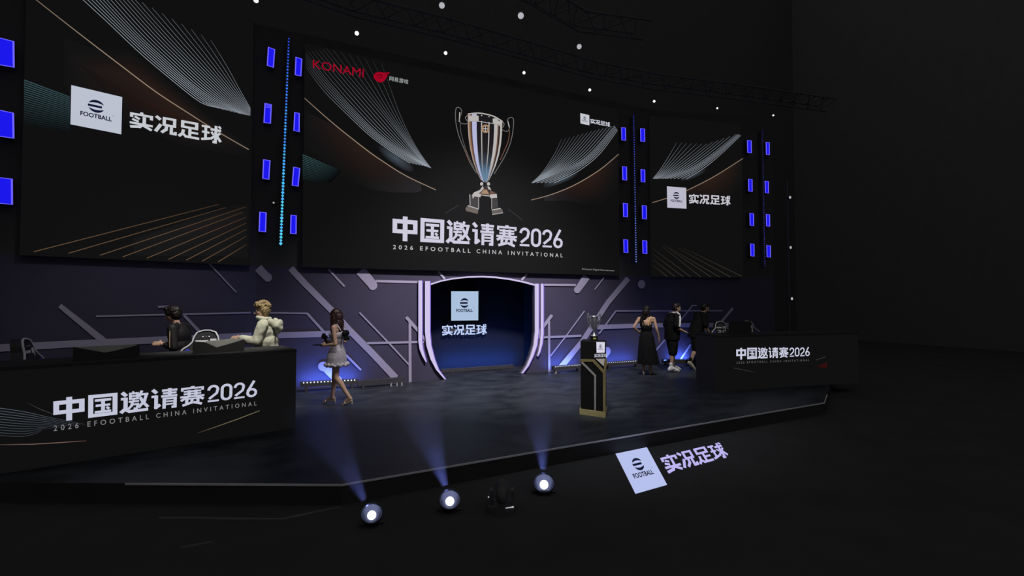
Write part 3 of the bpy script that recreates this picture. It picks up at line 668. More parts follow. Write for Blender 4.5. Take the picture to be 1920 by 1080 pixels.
# right screen
mb = MB()
glowband(mb, RW, [(1245, 374), (1290, 357), (1330, 337), (1365, 316), (1392, 299)], [4, 22, 45, 55, 48], [srgb(18, 14, 14), srgb(36, 18, 14), srgb(48, 26, 15), srgb(44, 24, 14), srgb(28, 18, 14)])
for k in range(12):
    a, b = 2 * math.pi * k / 12, 2 * math.pi * (k + 1) / 12
    def e(t): return (1300 + 26 * math.cos(t), 328 + 7 * math.sin(t) - .4 * 26 * math.cos(t))
    pxpoly(mb, RW, [(1300, 328), e(b), e(a)], [srgb(56, 62, 70), (.0047, .0047, .0047), (.0047, .0047, .0047)], D - .004)
fan(mb, RW, [[(1389, 254), (1354, 287), (1321.5, 314), (1287, 335.5)], [(1383, 251), (1335, 290), (1292, 318), (1252, 335)], [(1324, 270), (1287, 299), (1256, 322), (1232, 335)], [(1269, 267), (1254, 293), (1238, 318), (1224, 335)]], 22, CWH,
    lambda s, t: (1 - 0.3 * s) * min(1, .1 + 1.3 * t + .4 * (1 - s) * (1 - t)) * .75)
tan_curve(mb, RW, [(1393, 297), (1339, 331), (1287, 357.5), (1255, 370), (1223, 380)], 1.4, (.7, .85, .85, .8, .7))
st = [(1251.6, 519), (1266, 519), (1281, 519), (1295, 519), (1314, 519.3), (1333, 519.3), (1349, 519.3), (1369.6, 519.3), (1391, 518)]
en = [(1224, 497), (1225, 487), (1224, 476), (1224, 466), (1240, 461), (1244, 459.5), (1254, 464), (1269, 464), (1281, 465)]
rays(mb, RW, list(zip(st, en)), 1.1, srgb(58, 51, 45), .3)
mb.build('picture', [LED], SR)
mb = MB(); logo_square(mb, RW, (1250.4, 349.3), (1286.6, 352.2), (1287.2, 391.3), (1251.3, 389.3), D + .003, srgb(186, 184, 200)); mb.build('logo_card', [LED], SR)
mb = MB(); screen_text(mb, RW, (1292, 363.5), (1369, 367.5), (1369, 385), (1292, 381.3), '实况足球', srgb(198, 196, 206), gap=.12); mb.build('lettering', [LED], SR)
# ================================================================== BLUE WALL LIGHTS AND DOTTED STRIPS
BLUEG = glow('blue_light_face', srgb(26, 22, 236), 1.0); BLUEE = glow('blue_light_edge', srgb(112, 100, 255), 1.0)
def norm_to_eye(pl): return pl.n if pl.n.dot(EYE - pl.o) > 0 else -pl.n
def panel(pl, c4, label, group, side=(0, 1), extra=False):
    nn = norm_to_eye(pl); d = 0.13
    P = [pl.hit(x, y, d) for x, y in c4]; cen = sum(P, V()) / 4
    t = thing('wall_light', label, 'light', V((cen.x, cen.y, min(p.z for p in P))), 0, group)
    mb = MB(); mb.extrude([p - nn * .006 for p in P], -nn * (d - .01)); mb.build('housing', [BLACKP], t)
    mb = MB(); mb.poly(P, 0)
    if extra:
        for k in range(3):
            f = lambda u, v: P[0] * (1 - u) * v + P[1] * u * v + P[2] * u * (1 - v) + P[3] * (1 - u) * (1 - v) + nn * .004
            a = .80 + k * .06; mb.poly([f(.15 + .1 * (k % 2), a), f(.85, a), f(.85, a + .025), f(.15 + .1 * (k % 2), a + .025)], 1)
    mb.build('light_face', [BLUEG, BLUEE], t)
    mb = MB(); w = .012 if (P[0] - P[1]).length < .35 else .012
    e = (P[1] - P[0]).normalized(); u = (P[0] - P[3]).normalized()
    for a, b, k in ((P[0], P[3], 1), (P[1], P[2], -1)):
        mb.extrude([a, b, b + e * k * w * 1.6, a + e * k * w * 1.6], nn * .01)
    for a, b, k in ((P[0], P[1], -1), (P[3], P[2], 1)):
        mb.extrude([a, b, b + u * k * w * .7, a + u * k * w * .7], nn * .009)
    mb.build('rim', [BLUEE], t)
LVL = ['top', 'second highest', 'third highest', 'lowest']
def tower(pl, left, right, lab, group):
    for colname, rows in (('left', left), ('right', right)):
        for i, c in enumerate(rows):
            if len(c) == 2: (x0_, y0_), (x1_, y1_) = c; c = [(x0_, y0_), (x1_ - .3, y0_ + .8), (x1_, y1_), (x0_ + .6, y1_ - .6)]
            cn = f'{colname} of' if right and left else 'beside'
            panel(pl, c, f'{LVL[i]} blue wall light {cn} the {lab}', group, extra=(lab.startswith('bright') and colname == 'left' and i == 1))
tower(CW, [[(502.3, 88), (515.9, 93), (513.6, 127.3), (500.3, 123)], [(496, 193.4), (509.7, 196), (508, 232), (494, 230)], [(493.3, 298.8), (507.3, 301), (505, 337), (491.8, 335)], [(486.3, 397), (500, 398.8), (498.8, 435.3), (484.8, 433.8)]],
      [[(554, 106.7), (566.8, 110.6), (565, 143.2), (552.5, 140.5)], [(551.7, 210.5), (562, 212.5), (561.8, 247.5), (550, 245)], [(549.7, 312.8), (563, 315.5), (559.8, 349.8), (547, 347.8)], [(544.7, 403), (556.3, 403.8), (556, 438.8), (543.9, 438)]],
      'bright dotted strip between left and main screens', 'blue lights by the bright dotted strip')
tower(CW, [((1164.7, 239), (1173.3, 263.7)), ((1166.5, 312), (1175.3, 338.3)), ((1167.9, 380.8), (1177, 407)), ((1168.7, 448.6), (1177.6, 474))],
      [((1200.3, 240.8), (1209.2, 265.7)), ((1201, 317.4), (1209.5, 341.8)), ((1203.5, 385), (1212.4, 411)), ((1204.3, 450.6), (1213.2, 476))],
      'dotted strip between main and right screens', 'blue lights between main and right screens')
tower(RW, [((1400.7, 263), (1409.2, 287)), ((1402.7, 335.6), (1410.8, 359.3)), ((1405.3, 399.5), (1413.4, 423.5)), ((1406.6, 456.8), (1414.3, 480.8))],
      [((1435.7, 266.6), (1442.9, 290.3)), ((1433.8, 339.2), (1441.2, 362.5)), ((1436, 401.7), (1443.5, 424.7)), ((1437, 459.7), (1445, 482.7))],
      'faint dotted strip right of right screen', 'blue lights right of the right screen')
for nm, c in (('top', [(-30, 63), (27, 78), (27.6, 127), (-30, 117)]), ('middle', [(-30, 200), (26.5, 212), (27.2, 260), (-30, 252)]), ('lowest', [(-30, 329), (24, 335.5), (24.4, 384), (-30, 379)])):
    panel(LW, c, f'{nm} large blue wall light at the left picture edge', 'blue lights at the left edge')
def dotstrip(pl, p0, p1, n, r0, r1, c0, c1, label):
    nn = norm_to_eye(pl); d = .14; a = pl.hit(*p0, d); b = pl.hit(*p1, d)
    t = thing('led_strip', label, 'LED strip', V((b.x, b.y, b.z)))
    e = UP.cross(nn).normalized()
    mb = MB(); mb.extrude([a - e * .03 - nn * .012, a + e * .03 - nn * .012, b + e * .03 - nn * .012, b - e * .03 - nn * .012], -nn * (d - .02)); mb.build('rail', [BLACKP], t)
    mb = MB(); u = (a - b).normalized(); s_ = u.cross(nn)
    for i in range(n):
        k = i / (n - 1); c = lerp(a, b, k); r = lerp(r0, r1, k) * random.uniform(.85, 1.12); cc = tuple(lerp(x, y, k) * random.uniform(.75, 1.15) for x, y in zip(c0, c1))
        q = [c + u * r, c + s_ * r * .92, c - u * r, c - s_ * r * .92]; tip = c + nn * r * .5
        for j in range(4): mb.poly([q[j], q[(j + 1) % 4], tip], 0, cc)
    mb.build('led_dots', [LED], t)
dotstrip(CW, (541.6, 72.4), (526.4, 456.7), 66, .019, .035, srgb(40, 80, 255), srgb(90, 215, 255), 'bright cyan dotted LED strip between left and main screens')
dotstrip(CW, (1188.3, 217.8), (1192.9, 490.5), 62, .016, .022, srgb(50, 60, 240), srgb(120, 150, 255), 'blue dotted LED strip between main and right screens')
dotstrip(RW, (1429.6, 244.6), (1434.4, 498.3), 62, .011, .013, srgb(42, 38, 190), srgb(90, 85, 235), 'faint blue dotted LED strip right of right screen')

# ================================================================== FLOOR LED BARS
DOTG = glow('bar_dot_white', srgb(225, 235, 255), 1.3)
def ledbar(p0, p1, n, label, lit=True, h=.10, gear=0, dotpx=2.6, mats=None, pl=None):
    pl = pl or CW
    # p0, p1: photo points of the dots; the bar stands on short feet in front of the wall
    a = pl.hit(*p0, .32); b = pl.hit(*p1, .32)
    a = V((a.x, a.y, a.z)); b = V((b.x, b.y, b.z)); e = (b - a).normalized(); f = V((e.y, -e.x, 0)).normalized()
    t = thing('led_bar', label, 'LED bar', V(((a.x + b.x) / 2, (a.y + b.y) / 2, 0)))
    top = (a.z + b.z) / 2
    mb = MB(); c = (a + b) / 2 - f * .05; mb.box((c.x, c.y, top - .035), ((b - a).length + .06, .09, .10), 0, e, UP.cross(e)); mb.build('housing', [BLACKM], t)
    for k in (.08, .92):
        q = lerp(a, b, k) - f * .05; mb = MB(); mb.box((q.x, q.y, (top - .085) / 2), (.05, .12, max(.02, top - .085)), 0, e, UP.cross(e)); mb.build('foot', [BLACKM], t)
    mb = MB()
    for i in range(n):
        q = lerp(a, b, (i + .5) / n); mb.ell(q, .5 * dotpx * (q - EYE).length / FPX * .9, 0, 8, 5)
    if n: mb.build('led_dots', [DOTG if lit else mats], t)
    return t, a, b, f
bars = []
bars.append(ledbar((566, 718), (668, 712.5), 16, 'floor LED bar with white dots behind the walking woman in grey dress', dotpx=2.7))
ledbar((674, 716), (756, 709), 0, 'dark unlit LED bar on the stage floor left of the entrance', lit=False)
bars.append(ledbar((1040, 688), (1090, 684), 17, 'dotted floor LED bar left of the trophy pedestal', dotpx=1.5))
bars.append(ledbar((1138, 680.5), (1200, 676.5), 18, 'dotted floor LED bar right of the trophy pedestal', dotpx=1.4))
bars.append(ledbar((1246, 675), (1302, 675.5), 0, 'unlit-looking LED bar on the floor behind the two men', False, pl=RW))
# small gear beside the dark bar
GEAR = mat('gear_white', (0.35, 0.35, 0.36), 0.5)
def clampgear(px, py, label):
    p = CW.hit(px, py, .36); t = thing('cable_clamp', label, 'clamp', V((p.x, p.y, 0)))
    mb = MB(); mb.box((p.x, p.y, .022), (.035, .04, .044)); mb.build('body', [GEAR], t)
    mb = MB(); mb.cyl((p.x, p.y - .01, .042), (p.x + .02, p.y - .01, .07), .009); mb.build('lever', [GEAR], t)
clampgear(733, 715, 'leftmost pale cable clamp beside the dark bar'); clampgear(744, 715, 'middle pale cable clamp beside the dark bar'); clampgear(753, 714.5, 'rightmost pale cable clamp beside the dark bar')
clampgear(1041.5, 693, 'pale cable clamp under the bar left of pedestal')
# recess bar
q0 = RB.hit(826, 688, .3); q1 = RB.hit(962, 681, .3)
t = thing('led_bar', 'dim LED bar on the floor inside the stage entrance', 'LED bar', V(((q0.x + q1.x) / 2, q0.y, 0)))
mb = MB(); mb.box(((q0.x + q1.x) / 2, q0.y, .05), (q1.x - q0.x, .1, .08)); mb.build('housing', [BLACKM], t)
mb = MB(); mb.box((q0.x + .3, q0.y, .005), (.06, .1, .012)); mb.box((q1.x - .3, q0.y, .005), (.06, .1, .012)); mb.build('foot', [BLACKM], t)
mb = MB(); [mb.ell((lerp(q0.x + .9, q1.x - .1, i / 11), q0.y - .03, .092), .010, 0, 6, 4) for i in range(12)]; mb.build('led_dots', [glow('bar_dot_dim', srgb(62, 70, 92))], t)
# light thrown by the bars on the wall
for (t, a, b, f), en in zip(bars, (4.0, 2.4, 2.6, 4.2)):
    m_ = (a + b) / 2
    o = lamp('bar_glow', 'AREA', (m_.x, m_.y + .115, .13), (m_.x, m_.y + .42, .60), en * 3.8, (0.10, 0.20, 1.0), 180, size=(b - a).length, sizey=.06)
lamp('recess_glow', 'AREA', ((q0.x + q1.x) / 2 + .1, q0.y, .12), ((q0.x + q1.x) / 2 + .1, q0.y + .5, .6), 28.0, (.08, .28, 1), 180, size=2.2, sizey=.06)

# ================================================================== DESKS
BLACKW = mat('black_worktop', (.05, .05, .05), .7, 0, .05, .05, 3)
def desk(pl, pr, pz, length, depth, name_label, left_end):
    nn = norm_to_eye(pl); e = pl.e
    ztop = pz
    a = pr; b = pr + e * length          # a .. b along the front
    a = P3(a, 0); b = P3(b, 0); bk = -nn * depth
    c = (a + b) / 2
    t = thing('player_desk', name_label, 'desk', P3(c, 0), math.radians(pl.deg))
    mb = MB(); mb.extrude([P3(a, .0), P3(b, .0), P3(b, ztop - .04), P3(a, ztop - .04)], -nn * .09); mb.build('led_front', [LEDBLK], t)
    mb = MB(); mb.extrude([P3(a, ztop - .04) + nn * .01, P3(b, ztop - .04) + nn * .01, P3(b, ztop - .04) + bk, P3(a, ztop - .04) + bk], (0, 0, .04)); mb.build('worktop', [BLACKW], t)
    for p, s in ((a, 1), (b, -1)):
        q = p - nn * .09; mb = MB(); mb.extrude([P3(q, 0), P3(q + e * s * .04, 0), P3(q + e * s * .04 + bk * .86, 0), P3(q + bk * .86, 0)], (0, 0, ztop - .04)); mb.build('side_panel', [BLACKP], t)
    return t
rt = DL.hit(554, 800); rt.z = 0; zt = DL.hit(554, 655).z
DKL = desk(DL, rt - DL.e * 4.0, zt, 4.0, .75, 'left player desk with white event title on its black LED front', None)
lt = DR0; zr = 1.10
DKR = desk(DR, lt, zr, 3.6, .75, 'right player desk behind the pedestal with small white event title', None)
dd = .012
mb = MB()
fan(mb, DL, [[(-20, 778), (40, 783), (100, 788), (135, 794)], [(-20, 792), (30, 794), (70, 797), (110, 800)], [(-20, 806), (20, 807), (50, 807), (80, 807)], [(-20, 816), (0, 816), (25, 815), (45, 814)]], 14, srgb(96, 108, 124), lambda s, t: .75 - .6 * t + .1 * s, 1.1) if False else None
def fan_desk(pl, curves, w, col):
    for pts, k in curves:
        pp = [polyat(pts, i / 10) for i in range(11)]
        pxline(mb, pl, pp, w, d=dd, cols=[mul(col, k * (.9 - .7 * i / 10)) for i in range(11)])
fan_desk(DL, [([(-10, 764 + i * 5.2), (45, 772 + i * 4.6), (95 - i * 2, 783 + i * 2.6), (160 - i * 9, 796 + i * 1.2)], 1 - i * .05) for i in range(11)], 1.2, srgb(92, 100, 112))
pxline(mb, DL, [(48, 754), (75, 767), (100, 777)], 1.0, d=dd, cols=[srgb(20, 20, 20), srgb(70, 70, 74), srgb(60, 60, 62)])
pxline(mb, DL, [(-5, 834), (60, 833), (110, 830), (162, 826.5)], 1.5, d=dd, cols=[srgb(70, 52, 48), srgb(112, 90, 80), srgb(116, 92, 84), srgb(70, 46, 44)])
pxline(mb, DL, [(369, 812.5), (400, 802), (445, 786), (487, 770)], 1.3, d=dd, cols=[srgb(30, 28, 20), srgb(96, 88, 66), srgb(120, 110, 84), srgb(110, 102, 80)])
mb.build('picture', [LED], DKL)
mb = MB(); line_of_glyphs(mb, quad(DL, (100, 747), (483, 713), (482, 744.5), (100, 792), dd), '中国邀请赛2026', 0, srgb(192, 194, 214)); font_text(mb, quad(DL, (100.5, 798), (481, 752.5), (481, 760), (100.5, 808.5), dd), '2026 EFOOTBALL CHINA INVITATIONAL', 0, srgb(128, 128, 130), .006, 1.75); mb.build('lettering', [LED], DKL)
mb = MB(); pxline(mb, DR, [(1376, 690), (1398, 694.5), (1418, 698.5)], .9, d=dd, cols=[srgb(60, 58, 54), srgb(58, 54, 48), srgb(24, 22, 20)])
pxpoly(mb, DR, [(1528, 688), (1550, 680), (1551, 690), (1535, 689)], [srgb(30, 8, 8), srgb(62, 10, 12), srgb(40, 8, 10), srgb(18, 10, 10)], dd); pxline(mb, DR, [(1530, 675), (1549, 669)], 1, srgb(50, 56, 54), dd); mb.build('picture', [LED], DKR)
mb = MB(); line_of_glyphs(mb, quad(DR, (1380.5, 652.5), (1518.5, 650.5), (1518.5, 668), (1380.5, 674.5), dd), '中国邀请赛2026', 0, srgb(200, 202, 222), wk=.95); font_text(mb, quad(DR, (1381, 678), (1517, 673.5), (1517, 677), (1381, 682), dd), '2026 EFOOTBALL CHINA INVITATIONAL', 0, srgb(104, 104, 108), .0, 1.75); mb.build('lettering', [LED], DKR)

# ---- screens standing on the desks
GREYP = mat('grey_panel', (0.48, 0.49, 0.45), 0.7, 0, .1, .1, 5)
def deskscreen(pl, back, top, xl, xr, ztop, label, greytop):
    q = Plane(pl.o - norm_to_eye(pl) * back, pl.n)
    P = [q.hit(*p) for p in top]; a, b = P[0], P[-1]
    t = thing('desk_screen', label, 'screen', V(((a.x + b.x) / 2, (a.y + b.y) / 2, ztop)))
    nn = norm_to_eye(pl)
    mb = MB(); mb.extrude([P3(a, ztop + .002), P3(b, ztop + .002)] + P[::-1], -nn * .03); mb.build('shield', [BLACKW], t)
    q2 = Plane(q.o - nn * .06, q.n)
    if greytop:
        G = [q2.hit(*p) for p in greytop]
        mb = MB(); mb.extrude([P3(G[0], ztop + .002), P3(G[-1], ztop + .002)] + G[::-1], -nn * .03); mb.build('grey_panel', [GREYP], t)
    return t
deskscreen(DL, .20, [(137, 651), (197, 661.5), (215, 658), (262, 646.5)], 0, 0, zt, 'black notch-topped screen on left desk near the empty chair', [(141, 651), (200, 648), (256, 645.5)])
deskscreen(DL, .20, [(362, 640.5), (384, 641.5), (407, 651.5), (430, 645), (458.5, 636.5)], 0, 0, zt, 'black notch-topped screen on left desk under the blond man\'s hands', [(386, 640), (420, 637), (457, 634.5)])
deskscreen(DR, .22, [(1368, 603), (1408, 602)], 0, 0, zr, 'plain black screen on right desk between the two numbered chairs', None)

# ================================================================== GAMING CHAIRS
CHB = mat('chair_black_leather', (0.03, 0.03, 0.034), .45, 0, .3, .1, 9); CHW = mat('chair_white_piping', (.62, .62, .66), .5); CHU = mat('chair_blue_leather', (.03, .05, .6), .5, 0, .3, .1, 9)
CHP = mat('chair_white_print', (.72, .72, .74), .6)
def chair(loc, rz, label, group, number=None, s=1.0):
    t = thing('gaming_chair', label, 'chair', loc, rz, group)
    # local: x forward, z up; back outline in the y-z plane
    o = [(-.26, .50), (-.30, .70), (-.318, .92), (-.308, 1.01), (-.27, 1.065), (-.205, 1.11), (-.165, 1.16), (-.152, 1.23), (-.115, 1.295), (-.04, 1.32)]
    o = [(y * s, z * s) for y, z in o]; loop = o + [(-y, z) for y, z in o[::-1]]
    lean = lambda z: -.22 * s - (z - .5 * s) * .22
    mb = MB(); fr = [V((lean(z) + .045 + .04 * abs(y) / .3, y, z)) for y, z in loop]; bk_ = [V((lean(z) - .05, y * .96, z)) for y, z in loop]
    mb.prism([fr[i] for i in range(len(fr))], bk_, 0); mb.build('backrest', [CHB], t, local=True)
    mb = MB(); mb.tube([p + V((.004, 0, 0)) for p in fr], .013 * s, 6, 0); mb.build('piping', [CHW], t, local=True)
    mb = MB()
    for sg_ in (-1, 1):
        w = [(.285, .70), (.30, .95), (.285, 1.02), (.21, 1.07), (.185, 1.04), (.18, .70)]
        mb.poly([V((lean(z * s) + .062 + .04 * y / .3, sg_ * y * s, z * s)) for y, z in w], 0)
        mb.poly([V((lean(z * s) + .070 + .04 * y / .3, sg_ * y * s, z * s)) for y, z in ((.265, .99), (.265, 1.015), (.215, 1.03), (.215, .995))], 1)
        mb.poly([V((lean(z * s) + .070 + .04 * y / .3, sg_ * y * s, z * s)) for y, z in ((.27, .91), (.25, .975), (.22, .97), (.225, .91))], 1)
    mb.build('side_wing', [CHU, CHP], t, local=True)
    mb = MB(); X = lambda z: lean(z) + .072
    def f(y0, y1, z0, z1): return lambda u, v: V((X(lerp(z0, z1, v) * s), -lerp(y0, y1, u) * s, lerp(z0, z1, v) * s))
    def bar(y0, y1, z0, z1): g = f(y0, y1, z0, z1); mb.poly([g(0, 0), g(1, 0), g(1, 1), g(0, 1)], 0)
    bar(-.03, .13, 1.145, 1.18); bar(-.135, -.055, 1.135, 1.20); bar(-.135, -.105, 1.10, 1.15)
    for k in range(3): bar(-.05 + k * .04, -.03 + k * .04, 1.225 + (.01 if k == 1 else 0), 1.24)
    if number: font_text(mb, f(-.13, .12, .975, 1.095), number, 0, (1, 1, 1), .02)
    else: bar(-.155, -.125, .97, 1.05); bar(-.165, -.115, .97, 1.0)
    mb.build('print', [CHP], t, local=True)
    mb = MB(); mb.prism([V((-.24, -.22, .42)) * s, V((.26, -.25, .44)) * s, V((.26, .25, .44)) * s, V((-.24, .22, .42)) * s], [V((-.26, -.24, .52)) * s, V((.27, -.26, .53)) * s, V((.27, .26, .53)) * s, V((-.26, .24, .52)) * s]); mb.build('seat', [CHB], t, local=True)
    for sg_ in (-1, 1):
        mb = MB(); mb.tube([V((-.05, sg_ * .27, .44)) * s, V((-.05, sg_ * .31, .5)) * s, V((-.05, sg_ * .31, .69)) * s], .018 * s, 6); mb.box(V((0, sg_ * .31, .70)) * s, (.26 * s, .08 * s, .03 * s)); mb.build('armrest', [CHB], t, local=True)
    mb = MB(); mb.cyl(V((0, 0, .1)) * s, V((0, 0, .43)) * s, .028 * s); mb.build('gas_lift', [BLACKM], t, local=True)
    mb = MB()
    for k in range(5):
        a = 2 * math.pi * k / 5; p = V((math.cos(a) * .31, math.sin(a) * .31, .075)) * s
        mb.cap(V((0, 0, .11)) * s, .03 * s, p, .018 * s)
    mb.build('base', [BLACKM], t, local=True)
    for k in range(5):
        a = 2 * math.pi * k / 5; mb = MB(); mb.cyl(V((math.cos(a) * .31, math.sin(a) * .31 - .02, .03)) * s, V((math.cos(a) * .31, math.sin(a) * .31 + .02, .03)) * s, .03 * s); mb.build('caster', [BLACKM], t, local=True)
    return t
def yaw_to(v): return math.atan2(v.y, v.x)
def atz(px, z): p = atdepth(px, 600, z); return V((p.x, p.y, 0))
chair(atz(116, 6.15), yaw_to(V((1.0, .05, 0))), 'gaming chair turned sideways at the far left of left desk', 'gaming chairs')
chair(atz(376, 6.9), yaw_to(V((-.1, -1, 0))), 'white-piped gaming chair in front of the dark-jacketed man', 'gaming chairs', None, 1.02)
chair(atz(1364, 12.0), yaw_to(V((-.30, -1, 0))), 'gaming chair at right desk beside the leaning man', 'gaming chairs', '25', .95)
chair(atz(1414.5, 12.35), yaw_to(V((-.35, -1, 0))), 'gaming chair printed with number 10 at right desk', 'gaming chairs', '10', .95)

# ================================================================== PEDESTAL AND CUP
PA = floor(1089, 776.5); PBp = floor(1134.8, 783); pe = (PBp - PA).normalized(); pn = V((pe.y, -pe.x, 0))
PPl = Plane(PA, pn); ph = PPl.hit(1089.5, 639.5).z
sight = V((PBp.x, PBp.y, 0)).normalized(); bkdir = (Matrix.Rotation(math.radians(-2.5), 3, 'Z') @ sight) * .42
PC = PBp + bkdir; PD = PA + bkdir
pl_t = thing('trophy_pedestal', 'tall black pedestal with gold and white angular lines under the silver cup', 'pedestal', (PA + PC) / 2)
PBLK = mat('pedestal_black', (.012, .012, .013), .55, 0, .2, .1, 6); GOLDP = mat('pedestal_gold', (.50, .42, .20), .55, .0, .4, .08, 10); WHP = mat('pedestal_white_line', (.62, .60, .58), .6); WTRI = mat('pedestal_white_inlay', (.80, .76, .70), .6)
mb = MB(); mb.extrude([P3(p, .05) for p in (PA, PBp, PC, PD)], (0, 0, ph - .05)); mb.build('body', [PBLK], pl_t)
mb = MB(); g_ = .015; mb.extrude([P3(PA - pe * g_ + pn * g_, 0), P3(PBp + pe * g_ * .6 + pn * g_, 0), P3(PC + pe * g_ * .6, 0), P3(PD - pe * g_, 0)], (0, 0, .085)); mb.build('plinth', [GOLDP], pl_t)
def z4(x, y): return (1070 + x / 4.7, 570 + y / 4.696)
def pline(name, pts, w, m, d=.012):
    mb = MB(); pts = [z4(*p) for p in pts]
    pxline(mb, PPl, pts, w, d=d); n0 = len(mb.f)
    for fc in list(mb.f[:n0]): mb.extrude([mb.v[i] for i in fc], -pn * (d - .001), 0)
    mb.build(name, [m], pl_t)
pline('gold_line', [(80, 497), (198, 499), (296, 607), (296, 985)], 4.3, GOLDP)
pline('gold_line', [(312, 482), (299, 600)], 3.6, GOLDP, .016)
pline('white_line', [(94, 512), (214, 632), (214, 970)], 3.2, WHP)
mb = MB(); tri = [PPl.hit(*z4(*p), .012) for p in ((218, 481), (300, 481), (292, 548))]; mb.extrude(tri, -pn * .011); mb.build('white_inlay', [WTRI], pl_t)
def z10(x, y): return (1080 + x / 10.286, 575 + y / 10.286)
cd = thing('logo_plate', 'small white logo plate with block characters on the pedestal front', 'plate', PPl.hit(*z10(470, 985), .02))
CARDW = glow('plate_backlit_white', srgb(214, 212, 226), 1.0)
mb = MB(); c4 = [z10(393, 681), z10(558, 684), z10(553, 886), z10(398, 892)]
L = [PPl.hit(*p, .026) for p in c4]; mb.extrude(L[::-1], -pn * .022); mb.build('board', [BLACKP], cd)
mb = MB(); logo_square(mb, PPl, *c4, .030, srgb(212, 210, 226)); mb.build('logo_face', [LED], cd)  # plate face and characters emit their own colour
mb = MB(); line_of_glyphs(mb, quad(PPl, z10(352, 912), z10(600, 905), z10(598, 972), z10(355, 980), .03), '实况足球', 0, srgb(186, 186, 204), gap=.08); mb.build('lettering', [LED], cd)
mb = MB(); mb.extrude([PPl.hit(*z10(x, y), .026) for x, y in ((360, 940), (360, 960), (595, 955), (595, 935))], -pn * .02); mb.build('letter_rail', [BLACKP], cd)
# cup
SILV = mat('polished_silver', (.84, .85, .88), .36, .95, .5, .04, 6); YEL = mat('yellow_label', (.62, .60, .12), .6)
tc = V((0, 0, 0)); cen = (PA + PBp + PC + PD) / 4
cup0 = atdepth(1113.8, 639, (cen - EYE).dot(FWD)); cup0.z = ph
us = ((cen - EYE).dot(FWD)) / FPX / 10.286          # metres per zoomed pixel
tr = thing('trophy_cup', 'silver two-handled cup on black base standing on the pedestal', 'trophy', cup0)
prof = [(0, 560), (62, 565), (60, 548), (34, 535), (20, 515), (15, 480), (17, 445), (30, 430), (48, 400), (66, 340), (76, 280), (80, 220), (80, 200), (86, 196), (86, 184), (78, 178), (72, 184), (70, 210)]
mb = MB(); mb.lathe(cup0, [(r * us, (652 - y) * us) for r, y in prof][1:], 32); mb.build('bowl', [SILV], tr)
mb = MB()
for k in range(16):
    a = 2 * math.pi * k / 16
    mb.tube([cup0 + V((math.cos(a) * r * us * 1.0, math.sin(a) * r * us * 1.0, (652 - y) * us)) for r, y in ((30, 430), (49, 400), (67, 340), (77, 280), (81, 225))], [.001, .0025, .004, .004, .002], 5)
mb.build('fluting', [SILV], tr)
for sg_ in (-1, 1):
    hp = [(50, 420), (80, 380), (108, 310), (124, 240), (128, 190), (122, 150), (116, 132), (108, 140), (106, 170), (100, 208), (84, 214)]
    pts = [polyat(hp, i / 24) for i in range(25)]
    mb = MB(); mb.tube([cup0 + RIGHT * (sg_ * x * us) + V((0, 0, (652 - y) * us)) for x, y in pts], 9.5 * us, 8); mb.build('handle', [SILV], tr)
mb = MB(); mb.lathe(cup0, [(72 * us, 0.001), (76 * us, 14 * us), (70 * us, 30 * us), (70 * us, 70 * us), (74 * us, 76 * us), (66 * us, 88 * us)], 28); mb.build('base', [PBLK], tr)
mb = MB(); td = (EYE - cup0); td.z = 0; td.normalize(); tsd = RIGHT
for k in range(6):
    a0, a1 = -.2 + k * .16, -.2 + (k + 1) * .16
    def pp(a, y): return cup0 + (td * math.cos(a) + tsd * math.sin(a)) * 76 * us + V((0, 0, (652 - y) * us))
    mb.poly([pp(a0, 620), pp(a1, 620), pp(a1, 592), pp(a0, 592)])
mb.build('label', [YEL], tr)

# ================================================================== LOGO PROJECTED ON THE HALL FLOOR, ITS LIGHT DRAWN AS GLOWING SHAPES
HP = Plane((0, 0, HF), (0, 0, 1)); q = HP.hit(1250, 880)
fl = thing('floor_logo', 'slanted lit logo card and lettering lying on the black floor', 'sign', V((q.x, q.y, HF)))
mb = MB(); logo_square(mb, HP, (1154, 850.6), (1212.9, 838.5), (1251, 909), (1191.5, 925.9), .004, srgb(182, 192, 236)); mb.build('logo_card', [LED], fl)
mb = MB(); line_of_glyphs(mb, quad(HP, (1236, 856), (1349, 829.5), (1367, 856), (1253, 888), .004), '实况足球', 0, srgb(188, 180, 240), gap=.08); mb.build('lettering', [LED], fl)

# ================================================================== LAMPS
LENSW = glow('lamp_core_white', srgb(245, 245, 255), 1.6); LENSD = glow('lamp_core_dull', srgb(176, 178, 184), 1.0)
BODY = mat('lamp_body_black', (.08, .08, .082), .5, 0, .2, .1, 10)
BOWL = mat('lamp_reflector', (.10, .115, .20), .32, .9, .5, .15, 14)
def hanging(px, py, r, label, group, D=5.3, lens=None):
    z = FPX * D / (563 - py); p = atdepth(px, py, z)
    t = thing('stage_spotlight', label, 'spotlight', p, 0, group)
    dr = (EYE - p).normalized(); dr = (dr + V((0, 0, -.15))).normalized()
    mb = MB(); mb.cyl(p - dr * .02, p - dr * .30, r * 1.25, r * .95, 14); mb.build('housing', [BODY], t)
    mb = MB(); mb.ell(p - dr * .005, (r, r, r * .45), 0, 14, 8, None, dr); mb.build('lens', [lens or LENSW], t)
    mb = MB(); s_ = dr.cross(UP).normalized(); c = p - dr * .16; hy = .26
    mb.tube([c + s_ * r * 1.4, c + s_ * r * 1.5 + UP * .15, c + UP * hy, c - s_ * r * 1.5 + UP * .15, c - s_ * r * 1.4], .012, 6); mb.build('yoke', [BODY], t)
    return c + UP * hy
